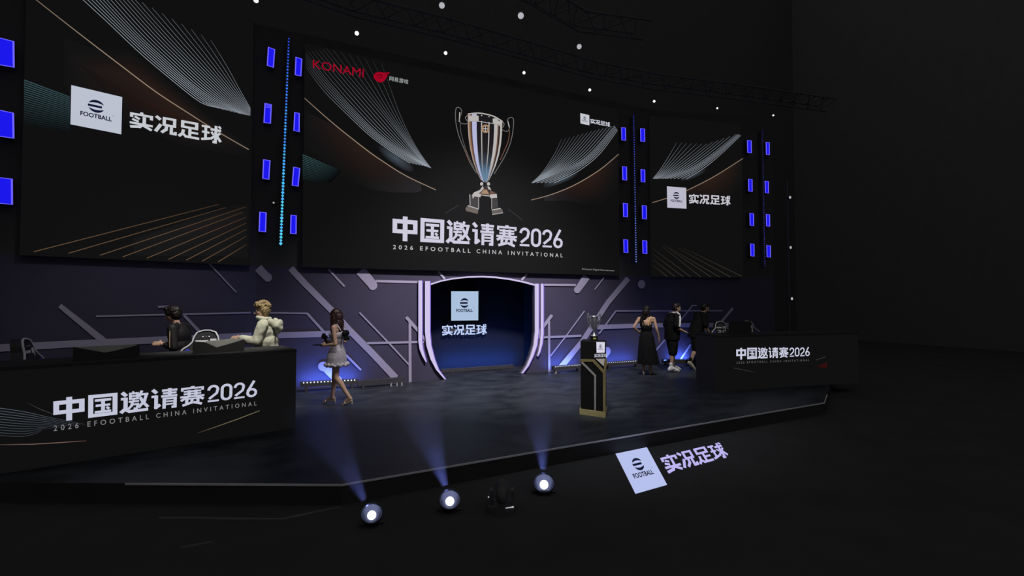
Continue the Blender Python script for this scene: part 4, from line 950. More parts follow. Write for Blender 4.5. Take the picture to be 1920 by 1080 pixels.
T1 = [hanging(*a, 'glowing spotlights on the overhead rail') for a in (
    (480, 1, .040, 'leftmost small glowing spotlight at the top picture edge'), (669, 62.5, .040, 'glowing overhead spotlight above the dotted strip left of main screen'),
    (835.5, 99.5, .036, 'glowing overhead spotlight above the trophy picture, left of it'), (982.5, 136.5, .034, 'glowing overhead spotlight above the trophy picture, right of it'),
    (1105.8, 168.7, .034, 'glowing overhead spotlight above the small logo of main screen'), (1226.6, 190, .032, 'glowing overhead spotlight above gap beside right screen'),
    (1345, 203, .024, 'dim overhead spotlight above right screen'), (1450, 216.5, .024, 'rightmost overhead spotlight beyond the right screen'))]
T2 = [hanging(*a, 'larger dull spotlights on the front rail', 5.3, LENSD) for a in ((828.5, 10.3, .052, 'leftmost of three larger dull overhead lamps'), (976.5, 29.5, .056, 'middle of three larger dull overhead lamps'), (1086, 87.5, .050, 'rightmost of three larger dull overhead lamps'))]
TRUSSM = mat('rail_dull_black', (.085, .085, .08), .8, 0, 0, .1, 6)
def truss(pts, label):
    t = thing('lighting_truss', label, 'truss', pts[0])
    ch = [V((0, 0, .05)), V((.0, .28, .33)), V((.0, -.28, .33))]
    for o in ch: mb = MB(); mb.tube([p + o for p in pts], .024, 8); mb.build('chord', [TRUSSM], t)
    mb = MB()
    for a, b in zip(pts, pts[1:]):
        n = max(2, int((b - a).length / .5))
        for i in range(n):
            p, q = lerp(a, b, i / n), lerp(a, b, (i + .5) / n); r_ = lerp(a, b, (i + 1) / n)
            for k in range(3): mb.tube([p + ch[k], q + ch[(k + 1) % 3], r_ + ch[k]], .010, 5)
    mb.build('lacing', [TRUSSM], t)
e0 = (T1[0] - T1[1]).normalized(); e1 = (T1[-1] - T1[-2]).normalized()
truss([T1[0] + e0 * .5] + T1 + [T1[-1] + e1 * 2], 'black overhead lighting rail carrying the row of glowing spotlights')
e0 = (T2[0] - T2[1]).normalized()
truss([T2[0] + e0 * 3] + T2 + [T2[-1] - e0 * 1.5], 'black front lighting rail carrying three larger dull lamps')
# right-hand stand with three small lamps
zc = 14.0; pz = [atdepth(x, y, zc) for x, y in ((1481.5, 370), (1482.5, 464), (1485, 560))]
pb = V((pz[2].x, pz[2].y, 0))
t = thing('lamp_stand', 'dark upright stand right of the screens carrying three tiny lamps', 'stand', pb)
mb = MB(); off = FWD * .15; mb.tube([P3(pb + off, .0), P3(pz[0] + off, pz[0].z + .5)], .03, 8); mb.build('pole', [BODY], t)
mb = MB(); mb.lathe(P3(pb + off, 0), [(.35, 0), (.35, .02), (.05, .04)], 20); mb.build('base', [BODY], t)
for p, nm in zip(pz, ('highest', 'middle', 'lowest')):
    t = thing('stand_lamp', f'{nm} tiny white lamp on dark stand right of the screens', 'lamp', p, 0, 'tiny lamps on the right stand')
    mb = MB(); mb.cyl(p + FWD * .01, p + FWD * .10, .04, .035); mb.build('housing', [BODY], t)
    mb = MB(); mb.ell(p, (.018, .03, .042), 0, 10, 6, FWD); mb.build('lens', [LENSD], t)
t = thing('stand_lamp', 'tiny white lamp beside the bright dotted strip', 'lamp', CW.hit(513, 380, .12))
p = CW.hit(513, 380, .14); mb = MB(); mb.ell(p, .017, 0, 10, 6); mb.build('lens', [LENSD], t); mb = MB(); mb.cyl(p + V((0, .01, 0)), p + V((0, .13, 0)), .02); mb.build('housing', [BODY], t)

# ---- floor lamps with hazy beams
def haze_mat(p0, p1, dens, col):
    m = bpy.data.materials.new('beam_haze'); m.use_nodes = True; n = m.node_tree.nodes; l = m.node_tree.links; n.clear()
    out = n.new('ShaderNodeOutputMaterial'); s = n.new('ShaderNodeVolumeScatter'); s.inputs['Color'].default_value = (*col, 1); s.inputs['Anisotropy'].default_value = 0.0
    t = n.new('ShaderNodeTexCoord'); v = n.new('ShaderNodeVectorMath'); v.operation = 'DOT_PRODUCT'
    d = (p1 - p0); L = d.length; v.inputs[1].default_value = tuple(d / (L * L))
    mr = n.new('ShaderNodeMapRange'); mr.inputs['From Min'].default_value = 0.0; mr.inputs['From Max'].default_value = 1.0; mr.inputs['To Min'].default_value = dens; mr.inputs['To Max'].default_value = dens * .12
    nz = n.new('ShaderNodeTexNoise'); nz.inputs['Scale'].default_value = 3.0
    mu = n.new('ShaderNodeMath'); mu.operation = 'MULTIPLY'
    l.new(t.outputs['Object'], v.inputs[0]); l.new(v.outputs['Value'], mr.inputs['Value']); l.new(t.outputs['Object'], nz.inputs['Vector'])
    ad = n.new('ShaderNodeMath'); ad.operation = 'ADD'; ad.inputs[1].default_value = .5
    l.new(nz.outputs['Fac'], ad.inputs[0]); l.new(mr.outputs['Result'], mu.inputs[0]); l.new(ad.outputs['Value'], mu.inputs[1])
    l.new(mu.outputs['Value'], s.inputs['Density']); l.new(s.outputs['Volume'], out.inputs['Volume'])
    return m
def floorlamp(px, py, pyb, endpx, r1, label, blabel, energy, dz=.5):
    b = HP.hit(px, pyb); z = (b - EYE).dot(FWD); c = atdepth(px, py, z)
    t = thing('floor_lamp', label, 'lamp', V((c.x, c.y, HF)), 0, 'floor beam lamps before the stage')
    tocam = (EYE - c); tocam.z = 0; tocam.normalize()
    ax = (UP * .75 + tocam * .66).normalized()
    k = z / FPX
    R = 19 * k
    mb = MB(); mb.lathe(c - ax * .10, [(R * .72, -.02), (R * .78, 0), (R * 1.0, .07), (R * 1.05, .115), (R * 1.0, .118), (R * .93, .09), (R * .7, .045), (R * .4, .02), (.002, .015)], 24, 0, ax); mb.build('reflector_bowl', [BOWL], t)
    mb = MB(); mb.cyl(c - ax * .12, c - ax * .21, R * .72, R * .55, 18); mb.build('housing', [BODY], t)
    mb = MB(); mb.ell(c - ax * .03, 8.2 * k, 0, 16, 10); mb.build('lamp_core', [LENSW], t)
    s_ = ax.cross(UP).normalized(); f0 = V((c.x, c.y, HF)) - ax * 0
    mb = MB(); mb.tube([c - ax * .15 + s_ * R * .8, c - ax * .15 + s_ * R * 1.15, V((c.x, c.y, HF + .015)) + s_ * R * 1.1, V((c.x, c.y, HF + .015)) - s_ * R * 1.1, c - ax * .15 - s_ * R * 1.15, c - ax * .15 - s_ * R * .8], .010, 6); mb.build('yoke', [BODY], t)
    e = atdepth(*endpx, z + dz); d = (e - c).normalized(); L = (e - c).length
    st_ = c + d * .135
    lamp('beam_lamp', 'SPOT', st_ - d * .06, e, energy, (.42, .48, 1.0), 2 * math.degrees(math.atan((r1 + .03) / L)), .35, .02)
    mb = MB(); n = 20; a = d.orthogonal().normalized(); bb = d.cross(a)
    N = 6
    vs = []
    for i in range(N + 1):
        q = lerp(st_, e, i / N); r = lerp(.045, r1, i / N)
        vs += [q - st_ + (a * math.cos(2 * math.pi * j / n) + bb * math.sin(2 * math.pi * j / n)) * r for j in range(n)]
    fs = [[i * n + j, i * n + (j + 1) % n, (i + 1) * n + (j + 1) % n, (i + 1) * n + j] for i in range(N) for j in range(n)]
    mb.raw(vs, fs + [list(range(n))[::-1], [N * n + j for j in range(n)]], 0, True)
    mb.v = [v + st_ for v in mb.v]
    o = mb.build('light_haze', [haze_mat(V(), e - st_, .30, (.55, .62, 1.0))], None, loc=st_); tag(o, blabel, 'haze', None, 'stuff')
floorlamp(697, 963, 984, (578, 742), .34, 'leftmost floor lamp with glowing core before the stage', 'hazy blue beam leaning left from the leftmost floor lamp', 44)
floorlamp(843.5, 937, 958, (778, 742), .30, 'middle floor lamp with bright bowl before the stage', 'hazy blue beam rising from the middle floor lamp', 46)
floorlamp(1020, 906, 924, (1008, 755), .24, 'rightmost floor lamp with bright bowl below the pedestal', 'hazy blue beam rising from the rightmost floor lamp', 36)
# dark unlit fixture between the lamps
b = HP.hit(941, 957); t = thing('moving_light', 'dark unlit lamp with tiny white marks between middle and right floor lamps', 'lamp', V((b.x, b.y, HF)))
mb = MB(); mb.box((b.x, b.y, HF + .035), (.24, .2, .07), 0, RIGHT, FWD); mb.build('base', [BODY], t)
for s_ in (-1, 1): mb = MB(); mb.box(V((b.x, b.y, HF + .13)) + RIGHT * s_ * .10, (.03, .09, .14), 0, RIGHT, FWD); mb.build('arm', [BODY], t)
mb = MB(); mb.cap(V((b.x, b.y, HF + .15)) - FWD * .06, .06, V((b.x, b.y, HF + .20)) + FWD * .08, .065, 0, 14); mb.build('head', [BODY], t)
zz = (b - EYE).dot(FWD) - .13
mb = MB(); u1 = atdepth(948, 952.8, zz); u2 = atdepth(963, 950.5, zz); mb.tube([u1, lerp(u1, u2, .6), u2], [.004, .005, .009], 6); mb.ell(atdepth(916, 932, zz + .05), .007, 0, 8, 5); mb.build('status_light', [LENSD], t)

# ================================================================== PEOPLE
def remesh(mb, name, mats, parent, voxel=.008, smooth=3, local=True, sub=0):
    o = mb.build('tmp', mats, parent, local=local)
    m = o.modifiers.new('r', 'REMESH'); m.mode = 'VOXEL'; m.voxel_size = voxel; m.use_smooth_shade = True
    if smooth: q = o.modifiers.new('s', 'SMOOTH'); q.iterations = smooth; q.factor = .5
    dg = bpy.context.evaluated_depsgraph_get(); me = bpy.data.meshes.new_from_object(o.evaluated_get(dg)); me.name = name
    old = o.data; o.modifiers.clear(); o.data = me; bpy.data.meshes.remove(old)
    me.materials.clear()
    for k in mats: me.materials.append(k)
    me.polygons.foreach_set('use_smooth', [True] * len(me.polygons))
    o.name = name; PM[o.name] = PM[parent.name]
    return o
def unit(v): return V(v).normalized()
def hand(mb, wrist, d, up, side, curl=.5, k=1.0):
    # d: along the fingers; up: back of the hand; side: towards the thumb
    w = V(wrist); d = unit(d); up = unit(V(up) - d * V(up).dot(d)); a = d.cross(up)
    a = a if a.dot(V(side)) > 0 else -a
    mb.ell(w + d * .048 * k, (.052 * k, .040 * k, .017 * k), 0, 12, 8, d, up)
    mb.cap(w - d * .01, .024 * k, w + d * .03 * k, .024 * k)
    for off, L in ((.030, .066), (.010, .076), (-.010, .070), (-.029, .054)):
        b = w + d * .088 * k + a * off * k
        d1 = (d - up * curl * .6).normalized(); d2 = (d - up * curl * 1.7).normalized()
        m_ = b + d1 * L * .5 * k; e = m_ + d2 * L * .5 * k
        mb.cap(b - d * .015, .0095 * k, m_, .009 * k, 0, 8); mb.cap(m_, .009 * k, e, .0075 * k, 0, 8)
    t0 = w + d * .03 * k + a * .033 * k; t1 = t0 + (d * .7 + a * .7 - up * .2).normalized() * .036 * k; t2 = t1 + (d * .95 + a * .15 - up * .35).normalized() * .030 * k
    mb.cap(w + d * .015 * k + a * .015 * k, .015 * k, t0, .013 * k, 0, 8); mb.cap(t0, .012 * k, t1, .011 * k, 0, 8); mb.cap(t1, .011 * k, t2, .008 * k, 0, 8)
def head(mb, hc, f, u, k=1.0, fem=False):
    hc = V(hc); f = unit(f); u = unit(V(u) - f * V(u).dot(f)); s = u.cross(f)
    mb.ell(hc + u * .02 * k - f * .008 * k, (.094 * k, .076 * k, .100 * k), 0, 16, 12, f, u)
    mb.ell(hc + f * .022 * k - u * .048 * k, (.062 * k, .056 * k, .066 * k), 0, 14, 10, f, u)
    mb.ell(hc + f * .056 * k - u * .092 * k, (.026 * k, .028 * k, .022 * k), 0, 12, 8, f, u)         # chin
    mb.cap(hc + f * .082 * k + u * .010 * k, .010 * k, hc + f * .108 * k - u * .026 * k, .013 * k, 0, 8)  # nose
    mb.ell(hc + f * .100 * k - u * .032 * k, (.012 * k, .017 * k, .009 * k), 0, 8, 6, f, u)
    mb.ell(hc + f * .080 * k + u * .030 * k, (.014 * k, .045 * k, .012 * k), 0, 10, 6, f, u)         # brow
    mb.ell(hc + f * .080 * k - u * .058 * k, (.013 * k, .024 * k, .007 * k), 0, 10, 6, f, u); mb.ell(hc + f * .077 * k - u * .068 * k, (.013 * k, .021 * k, .007 * k), 0, 10, 6, f, u)
    for q in (-1, 1):
        mb.ell(hc + s * q * .078 * k - f * .012 * k - u * .012 * k, (.020 * k, .010 * k, .032 * k), 0, 10, 8, f - s * q * .3, u)
        mb.ell(hc + f * .055 * k + s * q * .040 * k - u * .022 * k, (.026 * k, .022 * k, .022 * k), 0, 10, 8, f, u)    # cheek
def eyes(parent, hc, f, u, k=1.0):
    hc = V(hc); f = unit(f); u = unit(V(u) - f * V(u).dot(f)); s = u.cross(f)
    for q in (-1, 1):
        mb = MB(); c = hc + f * .080 * k + s * q * .031 * k + u * .008 * k
        mb.ell(c, (.008 * k, .013 * k, .0065 * k), 0, 10, 8, f, u); mb.ell(c + f * .006 * k, (.005 * k, .006 * k, .006 * k), 1, 8, 6, f, u)
        mb.build('eye', [EYEW, EYEB], parent, local=True)
        mb = MB(); mb.tube([c + u * .022 * k - s * q * .016 * k + f * .008 * k, c + u * .027 * k + f * .010 * k, c + u * .022 * k + s * q * .018 * k + f * .002 * k], .0035 * k, 6); mb.build('eyebrow', [HAIRD], parent, local=True)
    mb = MB(); mb.ell(hc + f * .088 * k - u * .063 * k, (.006 * k, .021 * k, .007 * k), 0, 10, 6, f, u); mb.build('lips', [LIP], parent, local=True)
EYEW = mat('eye_white', (.6, .6, .6), .3); EYEB = mat('eye_dark', (.02, .015, .01), .3); LIP = mat('lips_pink', (.35, .12, .10), .5)
SKIN = mat('skin_fair', (.52, .34, .25), .55, 0, .3, .06, 9); SKINW = mat('skin_warm', (.50, .32, .22), .55, 0, .3, .06, 9)
HAIRD = mat('hair_dark', (.012, .009, .008), .45, 0, .35, .3, 30); HAIRR = mat('hair_dark_brown', (.028, .012, .011), .4, 0, .4, .3, 30); HAIRB = mat('hair_blond', (.33, .24, .125), .55, 0, .3, .45, 26, .4)
BLKC = mat('black_fabric', (.009, .009, .0095), .85, 0, .1, .2, 18); CREAM = mat('cream_fabric', (.60, .60, .48), .85, 0, .1, .12, 14, .3); DENIM = mat('grey_blue_fabric', (.26, .29, .30), .85, 0, .1, .35, 9)
JACK = mat('black_jacket_fabric', (.011, .010, .010), .6, 0, .3, .3, 14); TANS = mat('tan_piping', (.30, .22, .13), .7); WHT_C = mat('white_fabric', (.70, .70, .70), .8); SHOEW = mat('white_shoe', (.82, .82, .84), .5); SOLE = mat('pale_sole', (.55, .55, .56), .6)
DRESS = mat('grey_sequin_fabric', (.42, .40, .44), .5, 0, .5, .35, 60, .3); SAND = mat('nude_sandal', (.50, .40, .32), .4); STRAPG = mat('gold_strap', (.80, .55, .22), .4); KHAK = mat('khaki_shoe', (.42, .40, .32), .6)
def limb(mb, pts): mb.chain([(V(p), r) for p, r in pts], 0, 12)
def lp3(a, b, t): return V(a) * (1 - t) + V(b) * t
def arm(mb, sh, el, wr, k=1.0, r=(.048, .038, .040, .026)):
    limb(mb, [(sh, r[0] * k), (lp3(sh, el, .5), r[0] * .92 * k), (el, r[1] * k), (lp3(el, wr, .3), r[2] * k), (wr, r[3] * k)])
def leg(mb, hp, kn, an, k=1.0, r=(.085, .072, .054, .057, .036)):
    limb(mb, [(hp, r[0] * k), (lp3(hp, kn, .5), r[1] * k), (kn, r[2] * k), (lp3(kn, an, .3) + V((-.012, 0, 0)), r[3] * k), (lp3(kn, an, .65), r[3] * .75 * k), (an, r[4] * k)])
def foot(mb, an, toe, k=1.0):
    an, toe = V(an), V(toe); d = toe - an; hd = V((d.x, d.y, 0)).normalized()
    heel = an - hd * .035 * k + V((0, 0, -.035 * k))
    mb.cap(heel, .030 * k, an, .036 * k); mb.cap(an + V((0, 0, -.01)), .034 * k, lp3(an, toe, .72), .026 * k); mb.cap(heel, .028 * k, lp3(an, toe, .75) - V((0, 0, .006)), .025 * k); mb.cap(lp3(an, toe, .7), .030 * k, toe, .020 * k)
def torso(mb, pel, wst, chs, nk, shl, shr, k=1.0, fem=False):
    pel, wst, chs, nk = V(pel), V(wst), V(chs), V(nk); ax = V((1, 0, 0))
    hipw, wsw, chw = (.155, .118, .140) if fem else (.155, .140, .170)
    mb.ell(pel, (.105 * k, hipw * k, .115 * k)); mb.ell(lp3(pel, wst, .55), (.098 * k, (hipw + wsw) / 2 * k, .12 * k)); mb.ell(wst, (.092 * k, wsw * k, .11 * k))
    mb.ell(lp3(wst, chs, .5), (.100 * k, (wsw + chw) / 2 * k, .13 * k)); mb.ell(chs, (.115 * k, chw * k, .135 * k), 0, 14, 10, None, (nk - chs))
    for s_ in (shl, shr): mb.cap(lp3(chs, nk, .62), .062 * k, V(s_), .052 * k); mb.cap(lp3(chs, nk, .2), .085 * k, lp3(chs, s_, .75) - V((0, 0, .02)), .06 * k)
    if fem:
        for q in (-1, 1): mb.ell(chs + V((.085, q * .062, -.02)) * k, (.05 * k, .055 * k, .055 * k))
    mb.cap(lp3(chs, nk, .6), .060 * k, nk, .050 * k)
def shell_skirt(mb, rings, n=28, wav=0.0, cnt=9):
    # rings: (centre, rx, ry); closed surface with flat ends
    vs = []
    for c, rx, ry in rings:
        for j in range(n):
            a = 2 * math.pi * j / n; w_ = 1 + wav * math.sin(cnt * a) * (0 if c is rings[0][0] else 1)
            vs.append(V(c) + V((math.cos(a) * rx * w_, math.sin(a) * ry * w_, 0)))
    N = len(rings)
    mb.raw(vs, [[i * n + j, i * n + (j + 1) % n, (i + 1) * n + (j + 1) % n, (i + 1) * n + j] for i in range(N - 1) for j in range(n)], 0, True)
    mb.poly([vs[j] for j in range(n)][::-1]); mb.poly(vs[-n:])
def hairblob(parent, pts, m, voxel=.010, name='hair', rough=0.0, smooth=2):
    mb = MB()
    for c, r in pts:
        r = (r, r, r) if isinstance(r, (int, float)) else r
        mb.ell(c, r, 0, 12, 8)
    o = remesh(mb, name, [m], parent, voxel, smooth)
    if rough:
        for v in o.data.vertices:
            q = noise.noise(v.co * 55) * rough; v.co += v.normal * q
    return o
def person(name_label, px, z, facing, dz=0.0):
    p = atdepth(px, 600, z)
    return thing('person', name_label, 'person', V((p.x, p.y, dz)), yaw_to(facing))
LEFTW = -RIGHT

# ---- walking woman in the short grey dress (faces picture left)
zw = FPX * H / (757 - 563)
w1 = person('woman with long dark hair walking in a short grey dress, holding cards and microphone', 632, zw, (LEFTW + FWD * .10))
k = .92
S1 = dict(pel=(0, 0, .90), wst=(-.005, 0, 1.03), chs=(-.015, 0, 1.22), nk=(-.005, 0, 1.385), shl=(-.02, .155, 1.335), shr=(-.02, -.155, 1.335))
mb = MB(); torso(mb, **S1, k=.88, fem=True)
leg(mb, (-.005, .085, .86), (-.035, .085, .475), (-.270, .085, .150), .90); foot(mb, (-.270, .085, .150), (-.175, .09, .028), .9)
leg(mb, (.01, -.085, .86), (.075, -.08, .475), (.105, -.075, .115), .90); foot(mb, (.105, -.075, .115), (.265, -.08, .03), .9)
arm(mb, (-.02, .165, 1.335), (-.075, .20, 1.055), (.125, .15, 1.035), .84); arm(mb, (-.02, -.165, 1.335), (-.05, -.20, 1.07), (.15, -.09, 1.06), .84)
hand(mb, (.125, .15, 1.035), (.95, -.25, .03), (.1, .9, .4), (0, 0, 1), .8, .92); hand(mb, (.15, -.09, 1.06), (.9, .3, .1), (.1, -.9, .4), (0, 0, 1), .8, .92)
hc1 = V((.035, 0, 1.525)); hf = V((1, -.12, -.10)); hu = V((0, 0, 1))
mb.cap((-.005, 0, 1.37), .043, hc1 - V((.02, 0, .08)), .043); head(mb, hc1, hf, hu, .94, True)
remesh(mb, 'body', [SKIN], w1, .0085, 3); eyes(w1, hc1, hf, hu, .94)
mb = MB(); mb.ell((-.013, 0, 1.20), (.118, .145, .11)); mb.ell((-.01, 0, 1.10), (.105, .128, .12)); mb.ell((-.005, 0, 1.02), (.10, .118, .09)); mb.ell((.065, .058, 1.21), (.055, .058, .06)); mb.ell((.065, -.058, 1.21), (.055, .058, .06))
shell_skirt(mb, [((-.005, 0, 1.02), .10, .120), ((-.005, 0, .93), .135, .160), ((0, 0, .82), .160, .182), ((0, 0, .70), .165, .185)], 32, .02, 8)
remesh(mb, 'dress', [DRESS], w1, .012, 3)
mb = MB()
for j in range(26):
    a = 2 * math.pi * j / 26; mb.ell((math.cos(a) * (.166 + .016 * (j % 3 == 0)), math.sin(a) * (.186 + .016 * (j % 3 == 1)), .675 + .022 * (j % 2)), (.026 + .012 * (j % 2),) * 3, 0, 8, 6)
remesh(mb, 'ruffle_hem', [DRESS], w1, .012, 1)
mb = MB()
for sgn in (-1, 1): mb.ell((-.165, .05 * sgn + .02, 1.235), (.035, .075, .05), 0, 10, 8, (1, 0, 0), (0, .4 * sgn, 1)); mb.cap((-.15, .02 + .02 * sgn, 1.22), .018, (-.19, .02 + .05 * sgn, 1.13), .028)
mb.ell((-.15, .02, 1.235), .028); remesh(mb, 'bow', [BLKC], w1, .010, 2)
for q in (-1, 1):
    mb = MB(); mb.tube([V((.085, .07 * q, 1.28)), V((.03, .10 * q, 1.375)), V((-.05, .10 * q, 1.385)), V((-.10, .07 * q, 1.28))], .012, 6); mb.build('strap', [DRESS], w1, local=True)
hairblob(w1, [(hc1 + V((-.020, 0, .035)), (.105, .090, .100)), (hc1 + V((-.055, 0, -.03)), (.088, .094, .12)), (hc1 + V((-.075, .0, -.14)), (.075, .105, .14)), (hc1 + V((-.085, .0, -.26)), (.060, .105, .12)), (hc1 + V((.0, .085, -.09)), (.050, .024, .14)), (hc1 + V((-.01, .09, -.2)), (.050, .025, .12)), (hc1 + V((.0, -.085, -.09)), (.05, .024, .14))], HAIRR, .010, 'hair', .010)
for an, toe, dz_ in (((-.270, .085, .150), (-.175, .09, .028), .09), ((.105, -.075, .115), (.265, -.08, .03), .045)):
    an, toe = V(an), V(toe); hd = V((toe.x - an.x, toe.y - an.y, 0)).normalized(); heel = an - hd * .035 + V((0, 0, -.062))
    mb = MB(); mb.chain([(heel, .024), (lp3(heel, toe, .5) - V((0, 0, .004)), .022), (toe - V((0, 0, .014)) + hd * .012, .018)]); sd = hd.cross(UP)
    mb.tube([lp3(an, toe, .72) + sd * .035 - V((0, 0, .02)), lp3(an, toe, .70) + V((0, 0, .03)), lp3(an, toe, .72) - sd * .035 - V((0, 0, .02))], .011, 6)
    mb.tube([heel + sd * .03 + V((0, 0, .03)), an + hd * .035 + V((0, 0, .0)), heel - sd * .03 + V((0, 0, .03))], .007, 6)
    mb.cap(heel - hd * .006 + V((0, 0, -.004)), .017, V((heel.x - hd.x * .012, heel.y, max(.012, heel.z - .055))), .012); mb.build('sandal', [SAND], w1, local=True)
M1 = PM[w1.name]
def held(name, label, cat, M, fn, mats, part):
    o = thing(name, label, cat, M @ fn[0]); mb = MB(); fn[1](mb); mb.v = [M @ v for v in mb.v]; mb.build(part, mats, o); return o
CARDB = mat('cue_card_navy', (.012, .014, .03), .5)
c0 = V((.255, .105, 1.035)); held('cue_card', 'dark cue cards held flat by the walking woman', 'card', M1, (c0, lambda m: m.box(c0 + V((.005, 0, .0)), (.17, .13, .016), 0, (1, -.2, .0), (.2, 1, 0), (0, 0, 1))), [CARDB], 'cards')
m0 = V((.20, -.02, 1.10)); 
mic = thing('microphone', 'black microphone with square flag held upright by the walking woman', 'microphone', M1 @ m0)
for nm, fn in (('handle', lambda m: m.cap((.185, -.03, 1.03), .017, (.225, -.005, 1.15), .021)), ('grille', lambda m: m.ell((.238, .0, 1.195), .033)), ('flag', lambda m: m.box((.228, -.003, 1.16), (.075, .075, .055)))):
    mb = MB(); fn(mb); mb.v = [M1 @ v for v in mb.v]; mb.build(nm, [BLKC], mic)

# ---- woman in the long black dress seen from behind
zw = FPX * H / (702 - 563)
w2 = person('woman in long black open-backed dress seen from behind beside two men', 1212, zw, (FWD + RIGHT * .30))
mb = MB(); torso(mb, (0, 0, .88), (0, 0, 1.02), (.0, 0, 1.24), (-.005, 0, 1.40), (0, .165, 1.355), (0, -.165, 1.355), .88, True)
leg(mb, (0, .085, .84), (.03, .085, .46), (-.02, .075, .11), .9); foot(mb, (-.02, .075, .11), (.12, .09, .03), .9)
leg(mb, (0, -.085, .84), (.06, -.09, .46), (.03, -.085, .11), .9); foot(mb, (.03, -.085, .11), (.17, -.12, .03), .9)
arm(mb, (0, .175, 1.355), (-.09, .295, 1.145), (.06, .185, 1.02), .84); hand(mb, (.06, .185, 1.02), (.75, -.6, -.15), (.4, .7, .3), (0, 0, 1), .6, .9)
arm(mb, (0, -.175, 1.355), (-.05, -.235, 1.11), (.02, -.285, .90), .84); hand(mb, (.02, -.285, .90), (.15, -.1, -1), (0, -1, 0), (1, 0, 0), .5, .92)
hc2 = V((.02, -.01, 1.545)); hf = V((.85, -.5, -.1)); mb.cap((-.005, 0, 1.38), .043, hc2 - V((.02, 0, .08)), .043); head(mb, hc2, hf, UP, .94, True)
remesh(mb, 'body', [SKINW], w2, .009, 3); eyes(w2, hc2, hf, UP, .94)
mb = MB(); mb.ell((.035, 0, 1.21), (.10, .142, .11)); mb.ell((.0, 0, 1.12), (.118, .138, .10)); mb.ell((-.02, 0, 1.15), (.105, .13, .075)); mb.ell((.0, 0, 1.02), (.10, .122, .09))
shell_skirt(mb, [((0, 0, 1.03), .105, .125), ((0, 0, .92), .145, .17), ((0, 0, .70), .19, .20), ((0, -.02, .45), .22, .235), ((0, -.03, .27), .24, .265)], 32, .05, 7)
remesh(mb, 'dress', [BLKC], w2, .013, 2)
mb = MB(); mb.tube([V((-.115, -.045, 1.19)), V((-.125, -.06, 1.27)), V((-.10, -.09, 1.365)), V((-.03, -.11, 1.408)), V((.05, -.11, 1.395)), V((.12, -.09, 1.30))], .012, 6); mb.build('strap', [STRAPG], w2, local=True)
mb = MB(); mb.tube([V((-.085, .03, 1.18)), V((-.098, .065, 1.28)), V((-.07, .10, 1.375)), V((.02, .11, 1.395)), V((.10, .09, 1.30))], .008, 6); mb.build('strap', [BLKC], w2, local=True)
hairblob(w2, [(hc2 + V((-.02, .01, .03)), (.102, .090, .100)), (hc2 + V((-.055, .02, -.04)), (.085, .092, .11)), (hc2 + V((-.055, .06, -.14)), (.055, .07, .10)), (hc2 + V((-.05, .115, -.24)), (.045, .05, .12)), (hc2 + V((-.03, .13, -.33)), (.035, .035, .08))], HAIRD, .010, 'hair', .009)
for an, toe in (((-.02, .075, .11), (.12, .09, .03)), ((.03, -.085, .11), (.17, -.12, .03))):
    an, toe = V(an), V(toe); hd = V((toe.x - an.x, toe.y - an.y, 0)).normalized(); heel = an - hd * .035 + V((0, 0, -.062)); sd = hd.cross(UP)
    mb = MB(); mb.chain([(heel, .024), (lp3(heel, toe, .5) - V((0, 0, .004)), .02), (toe - V((0, 0, .014)) + hd * .012, .018)])
    mb.cap(heel, .016, V((heel.x - hd.x * .01, heel.y, .012)), .011); mb.tube([heel + sd * .03 + V((0, 0, .03)), an + hd * .035 + V((0, 0, .01)), heel - sd * .03 + V((0, 0, .03))], .008, 6)
    mb.tube([lp3(an, toe, .72) + sd * .035 - V((0, 0, .02)), lp3(an, toe, .70) + V((0, 0, .03)), lp3(an, toe, .72) - sd * .035 - V((0, 0, .02))], .010, 6); mb.build('sandal', [SAND], w2, local=True)

# ---- man in black shirt with white shoulder stripe (faces picture right)
zw = FPX * H / (696 - 563)
m2 = person('man in black outfit with white shoulder stripe and white sneakers', 1261, zw, (RIGHT + FWD * .22))
def shoe(parent, an, toe, m, sole, mark=None, k=1.0, lift=0.0):
    an, toe = V(an), V(toe); d = toe - an; hd = V((d.x, d.y, 0)).normalized() if not lift else V((d.x, d.y, d.z + .05)).normalized(); sd = V((-hd.y, hd.x, 0)).normalized()
    heel = an - hd * .045 + V((0, 0, -.042))
    mb = MB(); mb.cap(heel, .042 * k, an + V((0, 0, .01)), .046 * k); mb.cap(an, .045 * k, lp3(an, toe, .75), .036 * k); mb.cap(heel, .042 * k, lp3(an, toe, .8), .040 * k); mb.cap(lp3(an, toe, .7), .042 * k, toe + hd * .02, .030 * k)
    o = remesh(mb, 'shoe', [m], parent, .010, 2)
    mb = MB(); b = V((0, 0, -.034)); mb.prism([heel - hd * .04 + sd * .03 + b, heel - hd * .04 - sd * .03 + b, toe + hd * .05 - sd * .03 + V((0, 0, -.024)), toe + hd * .05 + sd * .03 + V((0, 0, -.024))], [heel - hd * .04 + sd * .036 + b * .2, heel - hd * .04 - sd * .036 + b * .2, toe + hd * .05 - sd * .034, toe + hd * .05 + sd * .034]); mb.build('sole', [sole], o, local=True)
    if mark:
        for q in (-1, 1):
            mb = MB(); c = lp3(heel, toe, .42) + sd * q * .0445 + V((0, 0, .01))
            mb.tube([c - hd * .055 + V((0, 0, .004)), c - hd * .03 + V((0, 0, -.014)), c + hd * .0 + V((0, 0, -.002)), c + hd * .06 + V((0, 0, .030)) - sd * q * .006], [.004, .010, .008, .002], 6); mb.build('side_mark', [mark], o, local=True)
    return o
S2 = dict(pel=(-.02, 0, .92), wst=(-.02, 0, 1.07), chs=(.01, 0, 1.28), nk=(.06, 0, 1.46), shl=(.02, .20, 1.40), shr=(.02, -.20, 1.40))
mb = MB(); torso(mb, **S2, k=.95)
